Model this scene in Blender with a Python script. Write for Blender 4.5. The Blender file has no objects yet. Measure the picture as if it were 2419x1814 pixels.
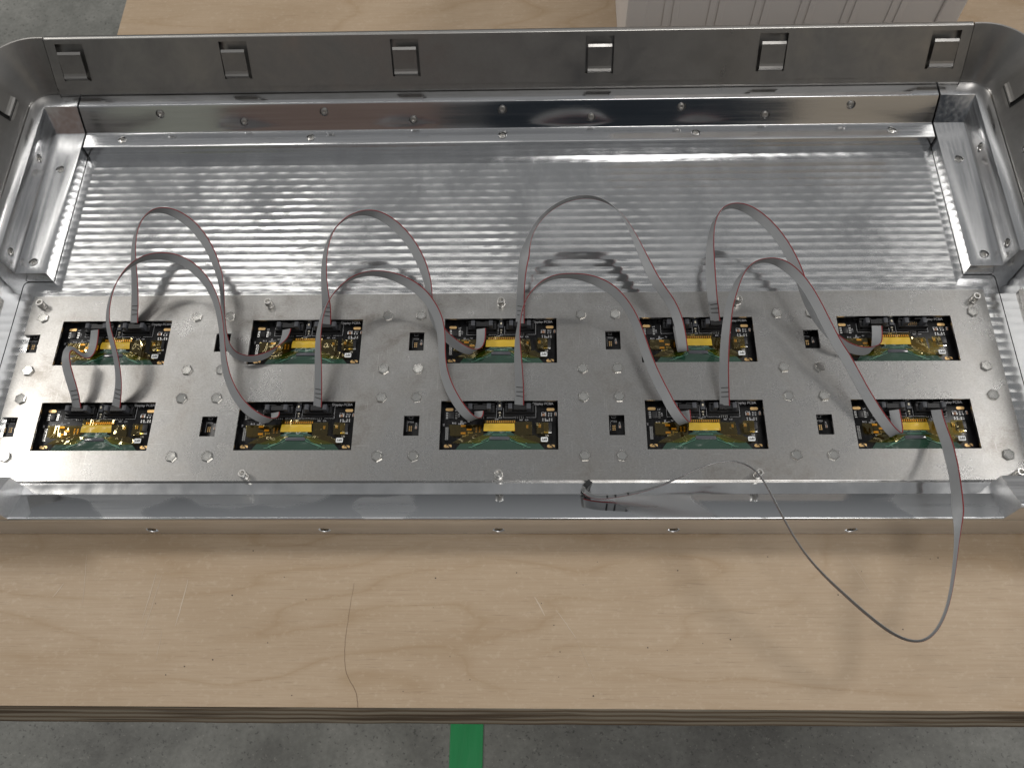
import bpy, bmesh, math, random
from mathutils import Vector, Matrix

# ------------------------------------------------------------------ camera, world, lamps, exposure
scene = bpy.context.scene
scene.render.engine = 'CYCLES'
scene.cycles.use_denoising = True
scene.cycles.max_bounces = 6
scene.cycles.glossy_bounces = 4
scene.cycles.transparent_max_bounces = 8
scene.cycles.sample_clamp_indirect = 6.0
scene.view_settings.view_transform = 'Standard'
scene.view_settings.look = 'None'
scene.view_settings.gamma = 1.0
scene.view_settings.exposure = -0.08
scene.view_settings.use_curve_mapping = False

cam_data = bpy.data.cameras.new('camera')
cam = bpy.data.objects.new('camera', cam_data)
scene.collection.objects.link(cam)
cam_data.sensor_width = 36.0
cam_data.lens = 36.0 * 2096.53 / 2419.0
cam_data.clip_start = 0.05
cam_data.clip_end = 60.0
cam.matrix_world = Matrix(((0.99959, 0.00469, 0.02819, 0.6242),
                           (0.00805, 0.90038, -0.43504, -0.5791),
                           (-0.02742, 0.43508, 0.89997, 1.0022),
                           (0, 0, 0, 1)))
cam_data.dof.use_dof = True
cam_data.dof.focus_distance = 1.12
cam_data.dof.aperture_fstop = 11.0
scene.camera = cam

world = bpy.data.worlds.new('World')
scene.world = world
world.use_nodes = True
wbg = world.node_tree.nodes['Background']
wnt = world.node_tree
wtc = wnt.nodes.new('ShaderNodeTexCoord')
wsep = wnt.nodes.new('ShaderNodeSeparateXYZ')
wrmp = wnt.nodes.new('ShaderNodeValToRGB')      # dim hall walls below, bright ceiling above
wrmp.color_ramp.elements[0].position = 0.10
wrmp.color_ramp.elements[0].color = (0.10, 0.103, 0.107, 1)
wrmp.color_ramp.elements[1].position = 0.58
wrmp.color_ramp.elements[1].color = (0.98, 0.99, 1.0, 1)
wnt.links.new(wtc.outputs['Generated'], wsep.inputs[0])
wnt.links.new(wsep.outputs[2], wrmp.inputs[0])
wnt.links.new(wrmp.outputs[0], wbg.inputs[0])
wbg.inputs[1].default_value = 0.29

def lamp(name, loc, target, size, power, col):
    d = bpy.data.lights.new(name, 'AREA')
    d.shape = 'RECTANGLE'
    d.size, d.size_y = size
    d.energy = power
    d.color = col
    o = bpy.data.objects.new(name, d)
    scene.collection.objects.link(o)
    o.location = loc
    o.rotation_euler = (Vector(target) - Vector(loc)).to_track_quat('-Z', 'Y').to_euler()
    return o

# rows of strip lamps under the hall ceiling
for lx, lw, pw in ((-2.75, 1.2, 4.0), (-1.35, 1.2, 4.8), (-0.05, 1.0, 1.4), (1.15, 1.0, 0.45), (2.35, 1.0, 0.45), (3.55, 1.2, 1.8), (4.9, 1.2, 2.4)):
    lamp('ceiling_lamp', (lx, 2.5, 4.0), (lx * 0.5 + 0.3, 0.1, 0), (lw, 0.24), pw, (1.0, 0.97, 0.92))
lamp('ceiling_lamp', (1.7, -1.5, 4.2), (0.6, -0.1, 0), (2.0, 1.0), 54, (1.0, 0.97, 0.93))
lamp('ceiling_lamp', (-3.5, 1.6, 4.0), (0.4, 0.0, 0), (1.0, 1.0), 92, (1.0, 0.96, 0.90))
lamp('ceiling_lamp', (4.8, 1.6, 4.0), (0.8, 0.0, 0), (1.0, 1.0), 92, (1.0, 0.97, 0.93))

# ------------------------------------------------------------------ helpers
C = scene.collection
rnd = random.Random(11)

def setp(o, label=None, cat=None, group=None, kind=None):
    if label: o['label'] = label
    if cat: o['category'] = cat
    if group: o['group'] = group
    if kind: o['kind'] = kind
    return o

def thing(name, label, cat, loc=(0, 0, 0), group=None):
    o = bpy.data.objects.new(name, None)
    o.empty_display_size = 0.02
    C.objects.link(o)
    o.location = loc
    return setp(o, label, cat, group)

def wloc(o):
    v = Vector((0, 0, 0))
    while o is not None:
        v = v + o.location
        o = o.parent
    return v

def link(name, me, parent=None, loc=None, kind=None):
    o = bpy.data.objects.new(name, me)
    C.objects.link(o)
    if parent is not None:
        o.parent = parent
    if loc is not None:
        o.location = loc
    if kind:
        o['kind'] = kind
    return o

def bm_mesh(bm, name, mat, smooth=False, angle=None):
    me = bpy.data.meshes.new(name)
    bm.normal_update()
    bm.to_mesh(me)
    bm.free()
    if mat is not None:
        for m in (mat if isinstance(mat, (list, tuple)) else [mat]):
            me.materials.append(m)
    if smooth:
        me.polygons.foreach_set('use_smooth', [True] * len(me.polygons))
        if angle:
            try:
                me.set_sharp_from_angle(angle=angle)
            except Exception:
                pass
    return me

def obj_w(name, bm, mat, parent=None, smooth=False, angle=None, kind=None):
    """link a mesh whose vertices are in world coordinates under a parent"""
    if parent is not None:
        off = wloc(parent)
        bmesh.ops.translate(bm, verts=bm.verts, vec=-off)
    return link(name, bm_mesh(bm, name, mat, smooth, angle), parent, None, kind)

def faces(bm, verts, fs):
    vs = [bm.verts.new(v) for v in verts]
    out = []
    for f in fs:
        out.append(bm.faces.new([vs[i] for i in f]))
    return out

def box(bm, x0, x1, y0, y1, z0, z1):
    return faces(bm, [(x0, y0, z0), (x1, y0, z0), (x1, y1, z0), (x0, y1, z0), (x0, y0, z1), (x1, y0, z1), (x1, y1, z1), (x0, y1, z1)],
                 [(0, 3, 2, 1), (4, 5, 6, 7), (0, 1, 5, 4), (1, 2, 6, 5), (2, 3, 7, 6), (3, 0, 4, 7)])

def bevel(bm, w, seg=2, ang=0.4):
    bmesh.ops.remove_doubles(bm, verts=bm.verts, dist=1e-6)
    bm.normal_update()
    es = [e for e in bm.edges if len(e.link_faces) == 2 and e.calc_face_angle(0) > ang]
    bmesh.ops.bevel(bm, geom=es, offset=w, segments=seg, profile=0.5, affect='EDGES', clamp_overlap=True)

def bbox(x0, x1, y0, y1, z0, z1, w, seg=2):
    bm = bmesh.new()
    box(bm, x0, x1, y0, y1, z0, z1)
    bevel(bm, w, seg)
    return bm

def prism(bm, poly, z0, z1):
    n = len(poly)
    a = [bm.verts.new((p[0], p[1], z0)) for p in poly]
    b = [bm.verts.new((p[0], p[1], z1)) for p in poly]
    bm.faces.new(b)
    bm.faces.new(a[::-1])
    for i in range(n):
        j = (i + 1) % n
        bm.faces.new((a[i], a[j], b[j], b[i]))

def revolve(bm, prof, n=24, sides_fn=None):
    rings = []
    for r, z in prof:
        if r < 1e-7:
            rings.append([bm.verts.new((0, 0, z))])
        else:
            ring = []
            for i in range(n):
                a = 2 * math.pi * i / n
                ring.append(bm.verts.new((r * math.cos(a), r * math.sin(a), z)))
            rings.append(ring)
    for a, b in zip(rings, rings[1:]):
        if len(a) == 1 and len(b) == 1:
            continue
        if len(b) == 1:
            for i in range(n):
                bm.faces.new((a[i], a[(i + 1) % n], b[0]))
        elif len(a) == 1:
            for i in range(n):
                bm.faces.new((a[0], b[(i + 1) % n], b[i]))
        else:
            for i in range(n):
                j = (i + 1) % n
                bm.faces.new((a[i], a[j], b[j], b[i]))

def rounded(pts, r, n=4, closed=False):
    """round the corners of a 2d polyline; r is a number or a list"""
    out = []
    m = len(pts)
    for i, p in enumerate(pts):
        if not closed and (i == 0 or i == m - 1):
            out.append(Vector(p)); continue
        a, b, c = Vector(pts[i - 1]), Vector(p), Vector(pts[(i + 1) % m])
        rr = r[i] if isinstance(r, (list, tuple)) else r
        if rr <= 0:
            out.append(b); continue
        d1, d2 = (a - b), (c - b)
        t = min(rr, d1.length * 0.45, d2.length * 0.45)
        p1, p2 = b + d1.normalized() * t, b + d2.normalized() * t
        for k in range(n + 1):
            s = k / n
            out.append(p1.lerp(b, s).lerp(b.lerp(p2, s), s))
    return out

def extrude_x(prof, x0, x1, cap=True, nx=1):
    """closed (y,z) profile swept along x"""
    bm = bmesh.new()
    rows = []
    for k in range(nx + 1):
        x = x0 + (x1 - x0) * k / nx
        rows.append([bm.verts.new((x, p[0], p[1])) for p in prof])
    n = len(prof)
    for a, b in zip(rows, rows[1:]):
        for i in range(n):
            j = (i + 1) % n
            bm.faces.new((a[i], b[i], b[j], a[j]))
    if cap:
        bm.faces.new(rows[0])
        bm.faces.new(rows[-1][::-1])
    bmesh.ops.recalc_face_normals(bm, faces=bm.faces)
    return bm

# ------------------------------------------------------------------ materials
class NT:
    def __init__(self, name):
        self.m = bpy.data.materials.new(name)
        self.m.use_nodes = True
        self.t = self.m.node_tree
        self.n = self.t.nodes
        self.p = self.n['Principled BSDF']
        self.out = self.n['Material Output']
    def add(self, typ, **kw):
        nd = self.n.new(typ)
        for k, v in kw.items():
            setattr(nd, k, v)
        return nd
    def lk(self, a, b):
        self.t.links.new(a, b)
    def pos(self, scale=(1, 1, 1), off=(0, 0, 0), rot=(0, 0, 0), obj=False):
        if obj:
            src = self.add('ShaderNodeTexCoord').outputs['Object']
        else:
            src = self.add('ShaderNodeNewGeometry').outputs['Position']
        mp = self.add('ShaderNodeMapping')
        mp.inputs['Scale'].default_value = scale
        mp.inputs['Location'].default_value = off
        mp.inputs['Rotation'].default_value = rot
        self.lk(src, mp.inputs['Vector'])
        return mp.outputs[0]
    def noise(self, vec, scale, detail=3, rough=0.5, dist=0.0):
        nd = self.add('ShaderNodeTexNoise')
        nd.inputs['Scale'].default_value = scale
        nd.inputs['Detail'].default_value = detail
        nd.inputs['Roughness'].default_value = rough
        nd.inputs['Distortion'].default_value = dist
        if vec is not None:
            self.lk(vec, nd.inputs['Vector'])
        return nd.outputs[0]
    def ramp(self, fac, stops, interp='LINEAR'):
        nd = self.add('ShaderNodeValToRGB')
        cr = nd.color_ramp
        cr.interpolation = interp
        while len(cr.elements) < len(stops):
            cr.elements.new(0.5)
        for e, (p, c) in zip(cr.elements, stops):
            e.position = p
            e.color = (c, c, c, 1) if isinstance(c, (int, float)) else (*c, 1)
        self.lk(fac, nd.inputs[0])
        return nd.outputs[0]
    def math(self, op, a, b=None, c=None):
        nd = self.add('ShaderNodeMath', operation=op)
        for i, v in enumerate((a, b, c)):
            if v is None: continue
            if isinstance(v, (int, float)): nd.inputs[i].default_value = v
            else: self.lk(v, nd.inputs[i])
        return nd.outputs[0]
    def mix(self, fac, a, b, typ='MIX'):
        nd = self.add('ShaderNodeMix', data_type='RGBA', blend_type=typ)
        for sock, v in ((nd.inputs[0], fac), (nd.inputs[6], a), (nd.inputs[7], b)):
            if isinstance(v, (int, float)): sock.default_value = v
            elif isinstance(v, tuple): sock.default_value = (*v, 1)
            else: self.lk(v, sock)
        return nd.outputs[2]
    def bump(self, height, strength=1.0, dist=0.001, normal=None):
        nd = self.add('ShaderNodeBump')
        nd.inputs['Strength'].default_value = strength
        nd.inputs['Distance'].default_value = dist
        self.lk(height, nd.inputs['Height'])
        if normal is not None: self.lk(normal, nd.inputs['Normal'])
        self.lk(nd.outputs[0], self.p.inputs['Normal'])
        return nd.outputs[0]
    def set(self, **kw):
        for k, v in kw.items():
            s = self.p.inputs[k.replace('_', ' ')]
            if isinstance(v, (int, float)): s.default_value = v
            elif isinstance(v, tuple): s.default_value = (*v, 1) if len(v) == 3 else v
            else: self.lk(v, s)

def plain(name, col, rough=0.5, metal=0.0, **kw):
    t = NT(name)
    t.set(Base_Color=col, Roughness=rough, Metallic=metal)
    for k, v in kw.items():
        t.set(**{k: v})
    return t.m

def metal(name, col, r0, r1, nscale=(20, 20, 20), bump=0.0, bscale=(400, 400, 400), aniso=None, tint=0.12, obj=False):
    t = NT(name)
    p = t.pos(nscale, obj=obj)
    n1 = t.noise(p, 1.0, 5, 0.6, 0.4)
    n2 = t.noise(t.pos((7, 7, 7), (3.1, 1.7, 0.3), obj=obj), 1.0, 4, 0.6)
    f = t.math('ADD', t.math('MULTIPLY', n1, 0.5), t.math('MULTIPLY', n2, 0.5))
    c2 = tuple(c * (1 - tint) for c in col)
    t.set(Base_Color=t.mix(t.ramp(f, [(0.38, 0.0), (0.62, 1.0)]), c2, col), Metallic=1.0,
          Roughness=t.ramp(f, [(0.35, r1), (0.65, r0)]))
    if bump > 0:
        t.bump(t.noise(t.pos(bscale, obj=obj), 1.0, 3, 0.6), 1.0, bump)
    return t.m

M = {}
# machined tray floor: rows of shallow cutter scallops, smeared and polished
t = NT('milled_floor')
ps = t.add('ShaderNodeSeparateXYZ')
wob = t.noise(t.pos((9, 9, 9)), 1.0, 2)
t.lk(t.pos(), ps.inputs[0])
X, Y = ps.outputs[0], ps.outputs[1]
row = t.math('DIVIDE', t.math('ADD', Y, t.math('MULTIPLY', wob, 0.0022)), 0.0118)
rowi = t.math('FLOOR', row)
fr = t.math('SUBTRACT', t.math('FRACT', row), 0.5)
sc = t.math('MULTIPLY', t.math('MULTIPLY', fr, fr), 4.0)
wv = t.math('COSINE', t.math('MULTIPLY', row, 2 * math.pi))
ph = t.math('ADD', t.math('DIVIDE', X, 0.0285), t.math('MULTIPLY', rowi, 0.5))
ph = t.math('ADD', ph, t.math('MULTIPLY', t.noise(t.pos((3, 40, 3)), 1.0, 1), 1.2))
sx = t.math('SINE', t.math('MULTIPLY', ph, 2 * math.pi))
amp = t.math('ADD', t.math('MULTIPLY', t.noise(t.pos((9, 14, 4), (2, 1, 0)), 1.0, 4, 0.6), 1.7), 0.0)
h = t.math('ADD', t.math('MULTIPLY', wv, 0.000035), t.math('MULTIPLY', sc, 0.00011))
h = t.math('ADD', h, t.math('MULTIPLY', t.math('MULTIPLY', sx, t.math('SUBTRACT', 1.0, sc)), 0.00004))
h = t.math('MULTIPLY', h, amp)
big = t.noise(t.pos((6, 8, 6), (7, 1, 0)), 1.0, 2)
h = t.math('ADD', h, t.math('MULTIPLY', big, 0.00025))
fine = t.noise(t.pos((30, 900, 30)), 1.0, 3, 0.6)
h = t.math('ADD', h, t.math('MULTIPLY', fine, 0.000006))
t.bump(h, 1.0, 1.0)
sm = t.noise(t.pos((14, 9, 9), (0.4, 0.2, 0), (0, 0, 0.6)), 1.0, 6, 0.65, 0.5)
t.set(Base_Color=t.mix(t.ramp(sm, [(0.4, 0.0), (0.7, 1.0)]), (0.58, 0.585, 0.59), (0.68, 0.685, 0.69)), Metallic=1.0,
      Roughness=t.ramp(sm, [(0.35, 0.10), (0.72, 0.22)]))
M['floor'] = t.m

# polished rails with drawn streaks along x or y
def rail_mat(name, stretch, r0, r1, col=(0.74, 0.755, 0.78), bump=0.00002):
    t = NT(name)
    st = t.noise(t.pos(stretch), 1.0, 4, 0.6)
    pt = t.noise(t.pos((11, 11, 11), (1, 2, 3)), 1.0, 4, 0.6, 0.6)
    f = t.math('ADD', t.math('MULTIPLY', st, 0.75), t.math('MULTIPLY', pt, 0.25))
    t.set(Base_Color=t.mix(t.ramp(f, [(0.4, 0.0), (0.6, 1.0)]), tuple(c * 0.9 for c in col), col), Metallic=1.0,
          Roughness=t.ramp(f, [(0.36, r0), (0.62, r1)]))
    b = t.bump(t.noise(t.pos(tuple(s * 6 for s in stretch)), 1.0, 2), 1.0, bump)
    return t.m
M['rail_x'] = rail_mat('polished_rail', (6, 260, 260), 0.06, 0.14, (0.68, 0.685, 0.695), 0.000012)
M['rail_y'] = rail_mat('polished_side_rail', (160, 7, 160), 0.15, 0.26, (0.68, 0.685, 0.695), 0.000012)
M['lip'] = rail_mat('mirror_lip', (4, 120, 120), 0.05, 0.13, (0.70, 0.715, 0.73), 0.000012)
t = NT('mirror_lip_worn')
st = t.noise(t.pos((4, 120, 120)), 1.0, 4, 0.6)
fp = t.noise(t.pos((6.5, 12, 12), (0.35, 0.2, 0)), 1.0, 2, 0.4)
frost = t.ramp(fp, [(0.535, 0.0), (0.56, 1.0)])
spk = t.noise(t.pos((500, 700, 700)), 1.0, 3, 0.7)
base_r = t.ramp(st, [(0.36, 0.05), (0.62, 0.12)])
t.set(Base_Color=(0.70, 0.715, 0.73), Metallic=1.0, Roughness=t.math('ADD', base_r, t.math('MULTIPLY', frost, 0.22)))
t.bump(t.math('MULTIPLY', t.math('MULTIPLY', spk, frost), 1.0), 1.0, 0.00007)
M['lip'] = t.m
M['outer'] = rail_mat('brushed_outer_face', (5, 300, 300), 0.36, 0.5, (0.80, 0.81, 0.825))

# sheet steel of the flared wall
M['steel'] = metal('dull_steel', (0.46, 0.45, 0.435), 0.24, 0.50, (16, 16, 16), 0.00002, (300, 300, 300), tint=0.42)
M['steel_edge'] = plain('steel_edge', (0.52, 0.51, 0.49), 0.34, 1.0)
# bead textured mounting plate
t = NT('mounting_plate_aluminium')
a1 = t.noise(t.pos((420, 760, 300), rot=(0, 0, 0.9)), 1.0, 4, 0.65, 0.6)
a2 = t.noise(t.pos((5, 6, 5), (0.3, 0.8, 0)), 1.0, 5, 0.62, 0.6)
a3 = t.noise(t.pos((26, 26, 26)), 1.0, 5, 0.7, 0.5)
f = t.math('ADD', t.math('MULTIPLY', a2, 0.6), t.math('MULTIPLY', a3, 0.4))
stain = t.ramp(f, [(0.37, (0.30, 0.283, 0.262)), (0.44, (0.39, 0.378, 0.362)), (0.52, (0.435, 0.427, 0.415)), (0.64, (0.50, 0.495, 0.485))])
fleck = t.ramp(a1, [(0.34, 0.84), (0.52, 1.0), (0.68, 1.10)])
sc1 = t.ramp(t.noise(t.pos((900, 26, 30), rot=(0, 0, 0.5)), 1.0, 2), [(0.66, 0.0), (0.72, 1.0)])
sc2 = t.ramp(t.noise(t.pos((26, 800, 30), rot=(0, 0, 0.35), off=(4, 1, 0)), 1.0, 2), [(0.67, 0.0), (0.73, 1.0)])
scm = t.math('MULTIPLY', t.math('MAXIMUM', sc1, sc2), 0.5)
cc = t.mix(1.0, stain, fleck, 'MULTIPLY')
t.set(Base_Color=t.mix(scm, cc, (0.66, 0.655, 0.64)), Metallic=1.0, Roughness=t.ramp(f, [(0.36, 0.36), (0.6, 0.26)]))
t.bump(a1, 1.0, 0.000045)
M['plate'] = t.m
M['screw'] = plain('screw_steel', (0.58, 0.57, 0.55), 0.34, 1.0)
M['bolt'] = metal('hex_bolt_steel', (0.66, 0.65, 0.62), 0.14, 0.26, (160, 160, 160), tint=0.15)
M['dark_gap'] = plain('dark_gap', (0.012, 0.012, 0.012), 0.7)
M['base'] = plain('tray_underside', (0.03, 0.03, 0.03), 0.6)

# plywood
t = NT('birch_plywood')
pz = t.pos((1.0, 1.0, 1.0))
warp = t.noise(t.pos((1.6, 5.0, 1), (2.3, 0.4, 0)), 1.0, 3, 0.5, 0.3)
sepw = t.add('ShaderNodeSeparateXYZ'); t.lk(pz, sepw.inputs[0])
g = t.math('ADD', t.math('MULTIPLY', sepw.outputs[1], 3.2), t.math('MULTIPLY', warp, 3.4))
g = t.math('ADD', g, t.math('MULTIPLY', sepw.outputs[0], 0.5))
ring = t.math('ABSOLUTE', t.math('SUBTRACT', t.math('FRACT', t.math('MULTIPLY', g, 2.5)), 0.5))
ringl = t.ramp(ring, [(0.0, 1.0), (0.05, 0.5), (0.20, 0.0)])
brk = t.ramp(t.noise(t.pos((5, 7, 5), (4, 2, 0)), 1.0, 3), [(0.38, 0.0), (0.56, 1.0)])
ringl = t.math('MULTIPLY', ringl, brk)
fib = t.noise(t.pos((14, 520, 100)), 1.0, 4, 0.6)
fib2 = t.ramp(t.noise(t.pos((34, 900, 100), (1, 5, 0)), 1.0, 2), [(0.62, 0.0), (0.75, 1.0)])
big = t.noise(t.pos((3, 6, 3), (0.7, 3, 0)), 1.0, 4, 0.6)
fl = t.noise(t.pos((130, 190, 100)), 1.0, 3, 0.7)
col = t.mix(t.ramp(big, [(0.3, 0.0), (0.7, 1.0)]), (0.40, 0.300, 0.200), (0.50, 0.392, 0.280))
col = t.mix(t.math('MULTIPLY', t.ramp(fib, [(0.35, 1.0), (0.6, 0.0)]), 0.32), col, (0.36, 0.25, 0.16))
col = t.mix(t.math('MULTIPLY', fib2, 0.38), col, (0.20, 0.14, 0.095))
col = t.mix(t.math('MULTIPLY', ringl, 0.36), col, (0.29, 0.185, 0.09))
col = t.mix(t.math('MULTIPLY', t.ramp(fl, [(0.55, 0.0), (0.75, 1.0)]), 0.22), col, (0.68, 0.585, 0.46))
t.set(Base_Color=col, Roughness=t.ramp(fl, [(0.3, 0.52), (0.7, 0.4)]), Specular_IOR_Level=0.35)
t.bump(fib, 1.0, 0.00012)
M['wood'] = t.m
# plywood edge: thin plies, dark elongated voids
t = NT('plywood_edge')
sz = t.add('ShaderNodeSeparateXYZ'); t.lk(t.pos(), sz.inputs[0])
wv = t.noise(t.pos((3.5, 0, 0)), 1.0, 2)
zz = t.math('ADD', sz.outputs[2], t.math('MULTIPLY', wv, 0.006))
lay = t.math('FRACT', t.math('DIVIDE', zz, 0.0052))
lc = t.ramp(lay, [(0.0, (0.09, 0.055, 0.03)), (0.12, (0.16, 0.12, 0.08)), (0.5, (0.26, 0.23, 0.18)), (0.86, (0.19, 0.155, 0.11)), (1.0, (0.08, 0.05, 0.03))])
vd = t.ramp(t.noise(t.pos((4.5, 60, 260), (0.2, 0, 0)), 1.0, 3), [(0.5, 0.0), (0.62, 1.0)])
t.set(Base_Color=t.mix(t.math('MULTIPLY', vd, 0.8), lc, (0.055, 0.035, 0.02)), Roughness=0.6)
t.bump(t.noise(t.pos((20, 300, 900)), 1.0, 3), 1.0, 0.0003)
M['ply_edge'] = t.m
M['crack'] = plain('dark_crack', (0.17, 0.115, 0.075), 0.9)
M['scratch'] = plain('pale_scratch', (0.56, 0.465, 0.36), 0.6)

# concrete
t = NT('polished_concrete')
c1 = t.noise(t.pos((3, 3, 3)), 1.0, 6, 0.65, 0.3)
c2 = t.noise(t.pos((95, 95, 95)), 1.0, 5, 0.7)
c3 = t.ramp(t.noise(t.pos((150, 150, 150), (3, 3, 0)), 1.0, 2), [(0.63, 0.0), (0.70, 1.0)])
c4 = t.ramp(t.noise(t.pos((170, 170, 170), (9, 3, 0)), 1.0, 2), [(0.66, 0.0), (0.72, 1.0)])
cc = t.ramp(c1, [(0.33, (0.105, 0.105, 0.097)), (0.5, (0.19, 0.193, 0.177)), (0.68, (0.295, 0.295, 0.275))])
cc = t.mix(1.0, cc, t.ramp(c2, [(0.3, 0.82), (0.7, 1.15)]), 'MULTIPLY')
cc = t.mix(t.math('MULTIPLY', c3, 0.6), cc, (0.03, 0.03, 0.028))
cc = t.mix(t.math('MULTIPLY', c4, 0.4), cc, (0.36, 0.35, 0.32))
t.set(Base_Color=cc, Roughness=0.45)
t.bump(c2, 1.0, 0.0006)
M['concrete'] = t.m
t = NT('green_floor_tape')
t.set(Base_Color=t.mix(t.noise(t.pos((60, 8, 8)), 1.0, 4), (0.016, 0.24, 0.075), (0.026, 0.33, 0.11)), Roughness=0.32)
t.bump(t.noise(t.pos((70, 14, 20)), 1.0, 3), 1.0, 0.0008)
M['tape'] = t.m

# electronics
t = NT('black_solder_mask')
tr = t.noise(t.pos((260, 90, 10), obj=True), 1.0, 2)
t.set(Base_Color=t.mix(t.ramp(tr, [(0.48, 0.0), (0.52, 1.0)]), (0.0045, 0.0045, 0.005), (0.011, 0.011, 0.012)), Roughness=0.3, Specular_IOR_Level=0.22)
M['pcb'] = t.m
M['black'] = plain('black_plastic', (0.012, 0.012, 0.0135), 0.42)
M['latch'] = plain('dark_grey_latch', (0.055, 0.058, 0.068), 0.5)
M['silk'] = plain('white_silkscreen', (0.62, 0.62, 0.64), 0.6)
M['silk_dim'] = plain('grey_silkscreen', (0.22, 0.22, 0.23), 0.6)
M['gold'] = plain('gold_pad', (0.85, 0.56, 0.25), 0.32, 0.75)
M['tin'] = plain('tinned_pad', (0.78, 0.77, 0.75), 0.25, 1.0)
M['cap_body'] = plain('brown_capacitor', (0.28, 0.15, 0.09), 0.5)
M['ivory'] = plain('ivory_button', (0.72, 0.66, 0.52), 0.5)
M['sticker'] = plain('white_sticker', (0.75, 0.77, 0.78), 0.5)
M['ink'] = plain('black_ink', (0.02, 0.02, 0.02), 0.7)
M['chip'] = plain('driver_chip_glass', (0.085, 0.085, 0.10), 0.12, 0.0)
t = NT('green_flex_film')
t.set(Base_Color=t.mix(t.noise(t.pos((30, 30, 30), obj=True), 1.0, 3), (0.010, 0.040, 0.024), (0.019, 0.066, 0.040)), Roughness=0.2, Coat_Weight=1.0, Coat_Roughness=0.03, Coat_IOR=1.6)
t.bump(t.noise(t.pos((42, 75, 50), obj=True), 1.0, 2), 1.0, 0.0022)
M['flex'] = t.m
M['trace'] = plain('pale_green_trace', (0.13, 0.30, 0.21), 0.4)
t = NT('amber_flex_cover')
t.set(Base_Color=t.mix(t.noise(t.pos((40, 40, 40), obj=True), 1.0, 3), (0.60, 0.39, 0.030), (0.72, 0.49, 0.055)), Roughness=0.25, Coat_Weight=0.4)
t.bump(t.noise(t.pos((70, 70, 70), obj=True), 1.0, 2), 1.0, 0.0012)
M['amber'] = t.m
# kapton: clear amber film
t = NT('amber_polyimide_tape')
trn = t.add('ShaderNodeBsdfTransparent'); trn.inputs[0].default_value = (0.90, 0.70, 0.22, 1)
gl = t.add('ShaderNodeBsdfGlossy')
gl.inputs['Color'].default_value = (1.0, 0.86, 0.5, 1)
gl.inputs['Roughness'].default_value = 0.06
mx = t.add('ShaderNodeMixShader'); mx.inputs[0].default_value = 0.10
bp = t.add('ShaderNodeBump'); bp.inputs['Distance'].default_value = 0.0022
t.lk(t.noise(t.pos((60, 45, 50), obj=True), 1.0, 1, 0.4, 0.8), bp.inputs['Height'])
t.lk(bp.outputs[0], gl.inputs['Normal'])
t.lk(trn.outputs[0], mx.inputs[1]); t.lk(gl.outputs[0], mx.inputs[2]); t.lk(mx.outputs[0], t.out.inputs[0])
M['kapton'] = t.m
# ribbon
t = NT('grey_ribbon_pvc')
t.set(Base_Color=t.mix(t.noise(t.pos((40, 40, 40)), 1.0, 2), (0.225, 0.232, 0.24), (0.27, 0.277, 0.285)), Roughness=0.42)
M['ribbon'] = t.m
M['red'] = plain('red_wire_pvc', (0.22, 0.016, 0.02), 0.7)
# translucent plastic of the tote
t = NT('frosted_clear_plastic')
tl = t.add('ShaderNodeBsdfTranslucent'); tl.inputs[0].default_value = (0.86, 0.82, 0.80, 1)
tp = t.add('ShaderNodeBsdfTransparent'); tp.inputs[0].default_value = (0.80, 0.78, 0.76, 1)
t.set(Base_Color=(0.93, 0.90, 0.88), Roughness=0.4)
m1 = t.add('ShaderNodeMixShader'); m1.inputs[0].default_value = 0.08
m2 = t.add('ShaderNodeMixShader'); m2.inputs[0].default_value = 0.10
t.lk(t.p.outputs[0], m1.inputs[1]); t.lk(tl.outputs[0], m1.inputs[2])
t.set(Subsurface_Weight=0.0)
t.lk(m1.outputs[0], m2.inputs[1]); t.lk(tp.outputs[0], m2.inputs[2]); t.lk(m2.outputs[0], t.out.inputs[0])
M['tote'] = t.m
M['content'] = plain('grey_green_foam', (0.13, 0.16, 0.14), 0.7)
M['card'] = plain('pale_card_liner', (0.70, 0.64, 0.58), 0.8)

# ------------------------------------------------------------------ the setting
ZT = -0.0465      # table top
ZG = -0.95       # workshop floor
ZF = -0.004      # tray floor
XM = 1.1562      # mirror: x -> XM - x
bm = bmesh.new()
faces(bm, [(-4, -4, ZG), (6, -4, ZG), (6, 6, ZG), (-4, 6, ZG)], [(0, 1, 2, 3)])
ground = obj_w('ground', bm, M['concrete']); setp(ground, 'grey speckled polished concrete floor below the bench', kind='structure')
bm = bbox(0.4425, 0.5105, -2.5, -0.05, ZG - 0.0002, ZG + 0.004, 0.001)
setp(obj_w('floor_tape', bm, M['tape']), 'strip of green tape stuck to the concrete floor', 'tape')

# unseen coloured panels, added behind the camera to give the polished rail its reflections
reflection_backdrop = setp(link('reflection_backdrop', None), 'unseen coloured panels added behind the camera for reflections in the back rail', kind='structure')
reflection_backdrop.location = (0.6, -3.3, ZG)
for k, (x0, x1, z1, colr) in enumerate([(-1.75, -1.08, 3.2, (0.50, 0.52, 0.46)), (-1.05, 0.10, 2.6, (0.28, 0.205, 0.18)), (0.35, 1.75, 2.4, (0.012, 0.022, 0.036)), (2.0, 3.25, 3.2, (0.62, 0.54, 0.44))]):
    obj_w('reflection_panel', bbox(x0, x1, -3.36, -3.3, ZG, z1, 0.004), plain('reflection_tint', colr, 0.7), reflection_backdrop)
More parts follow.
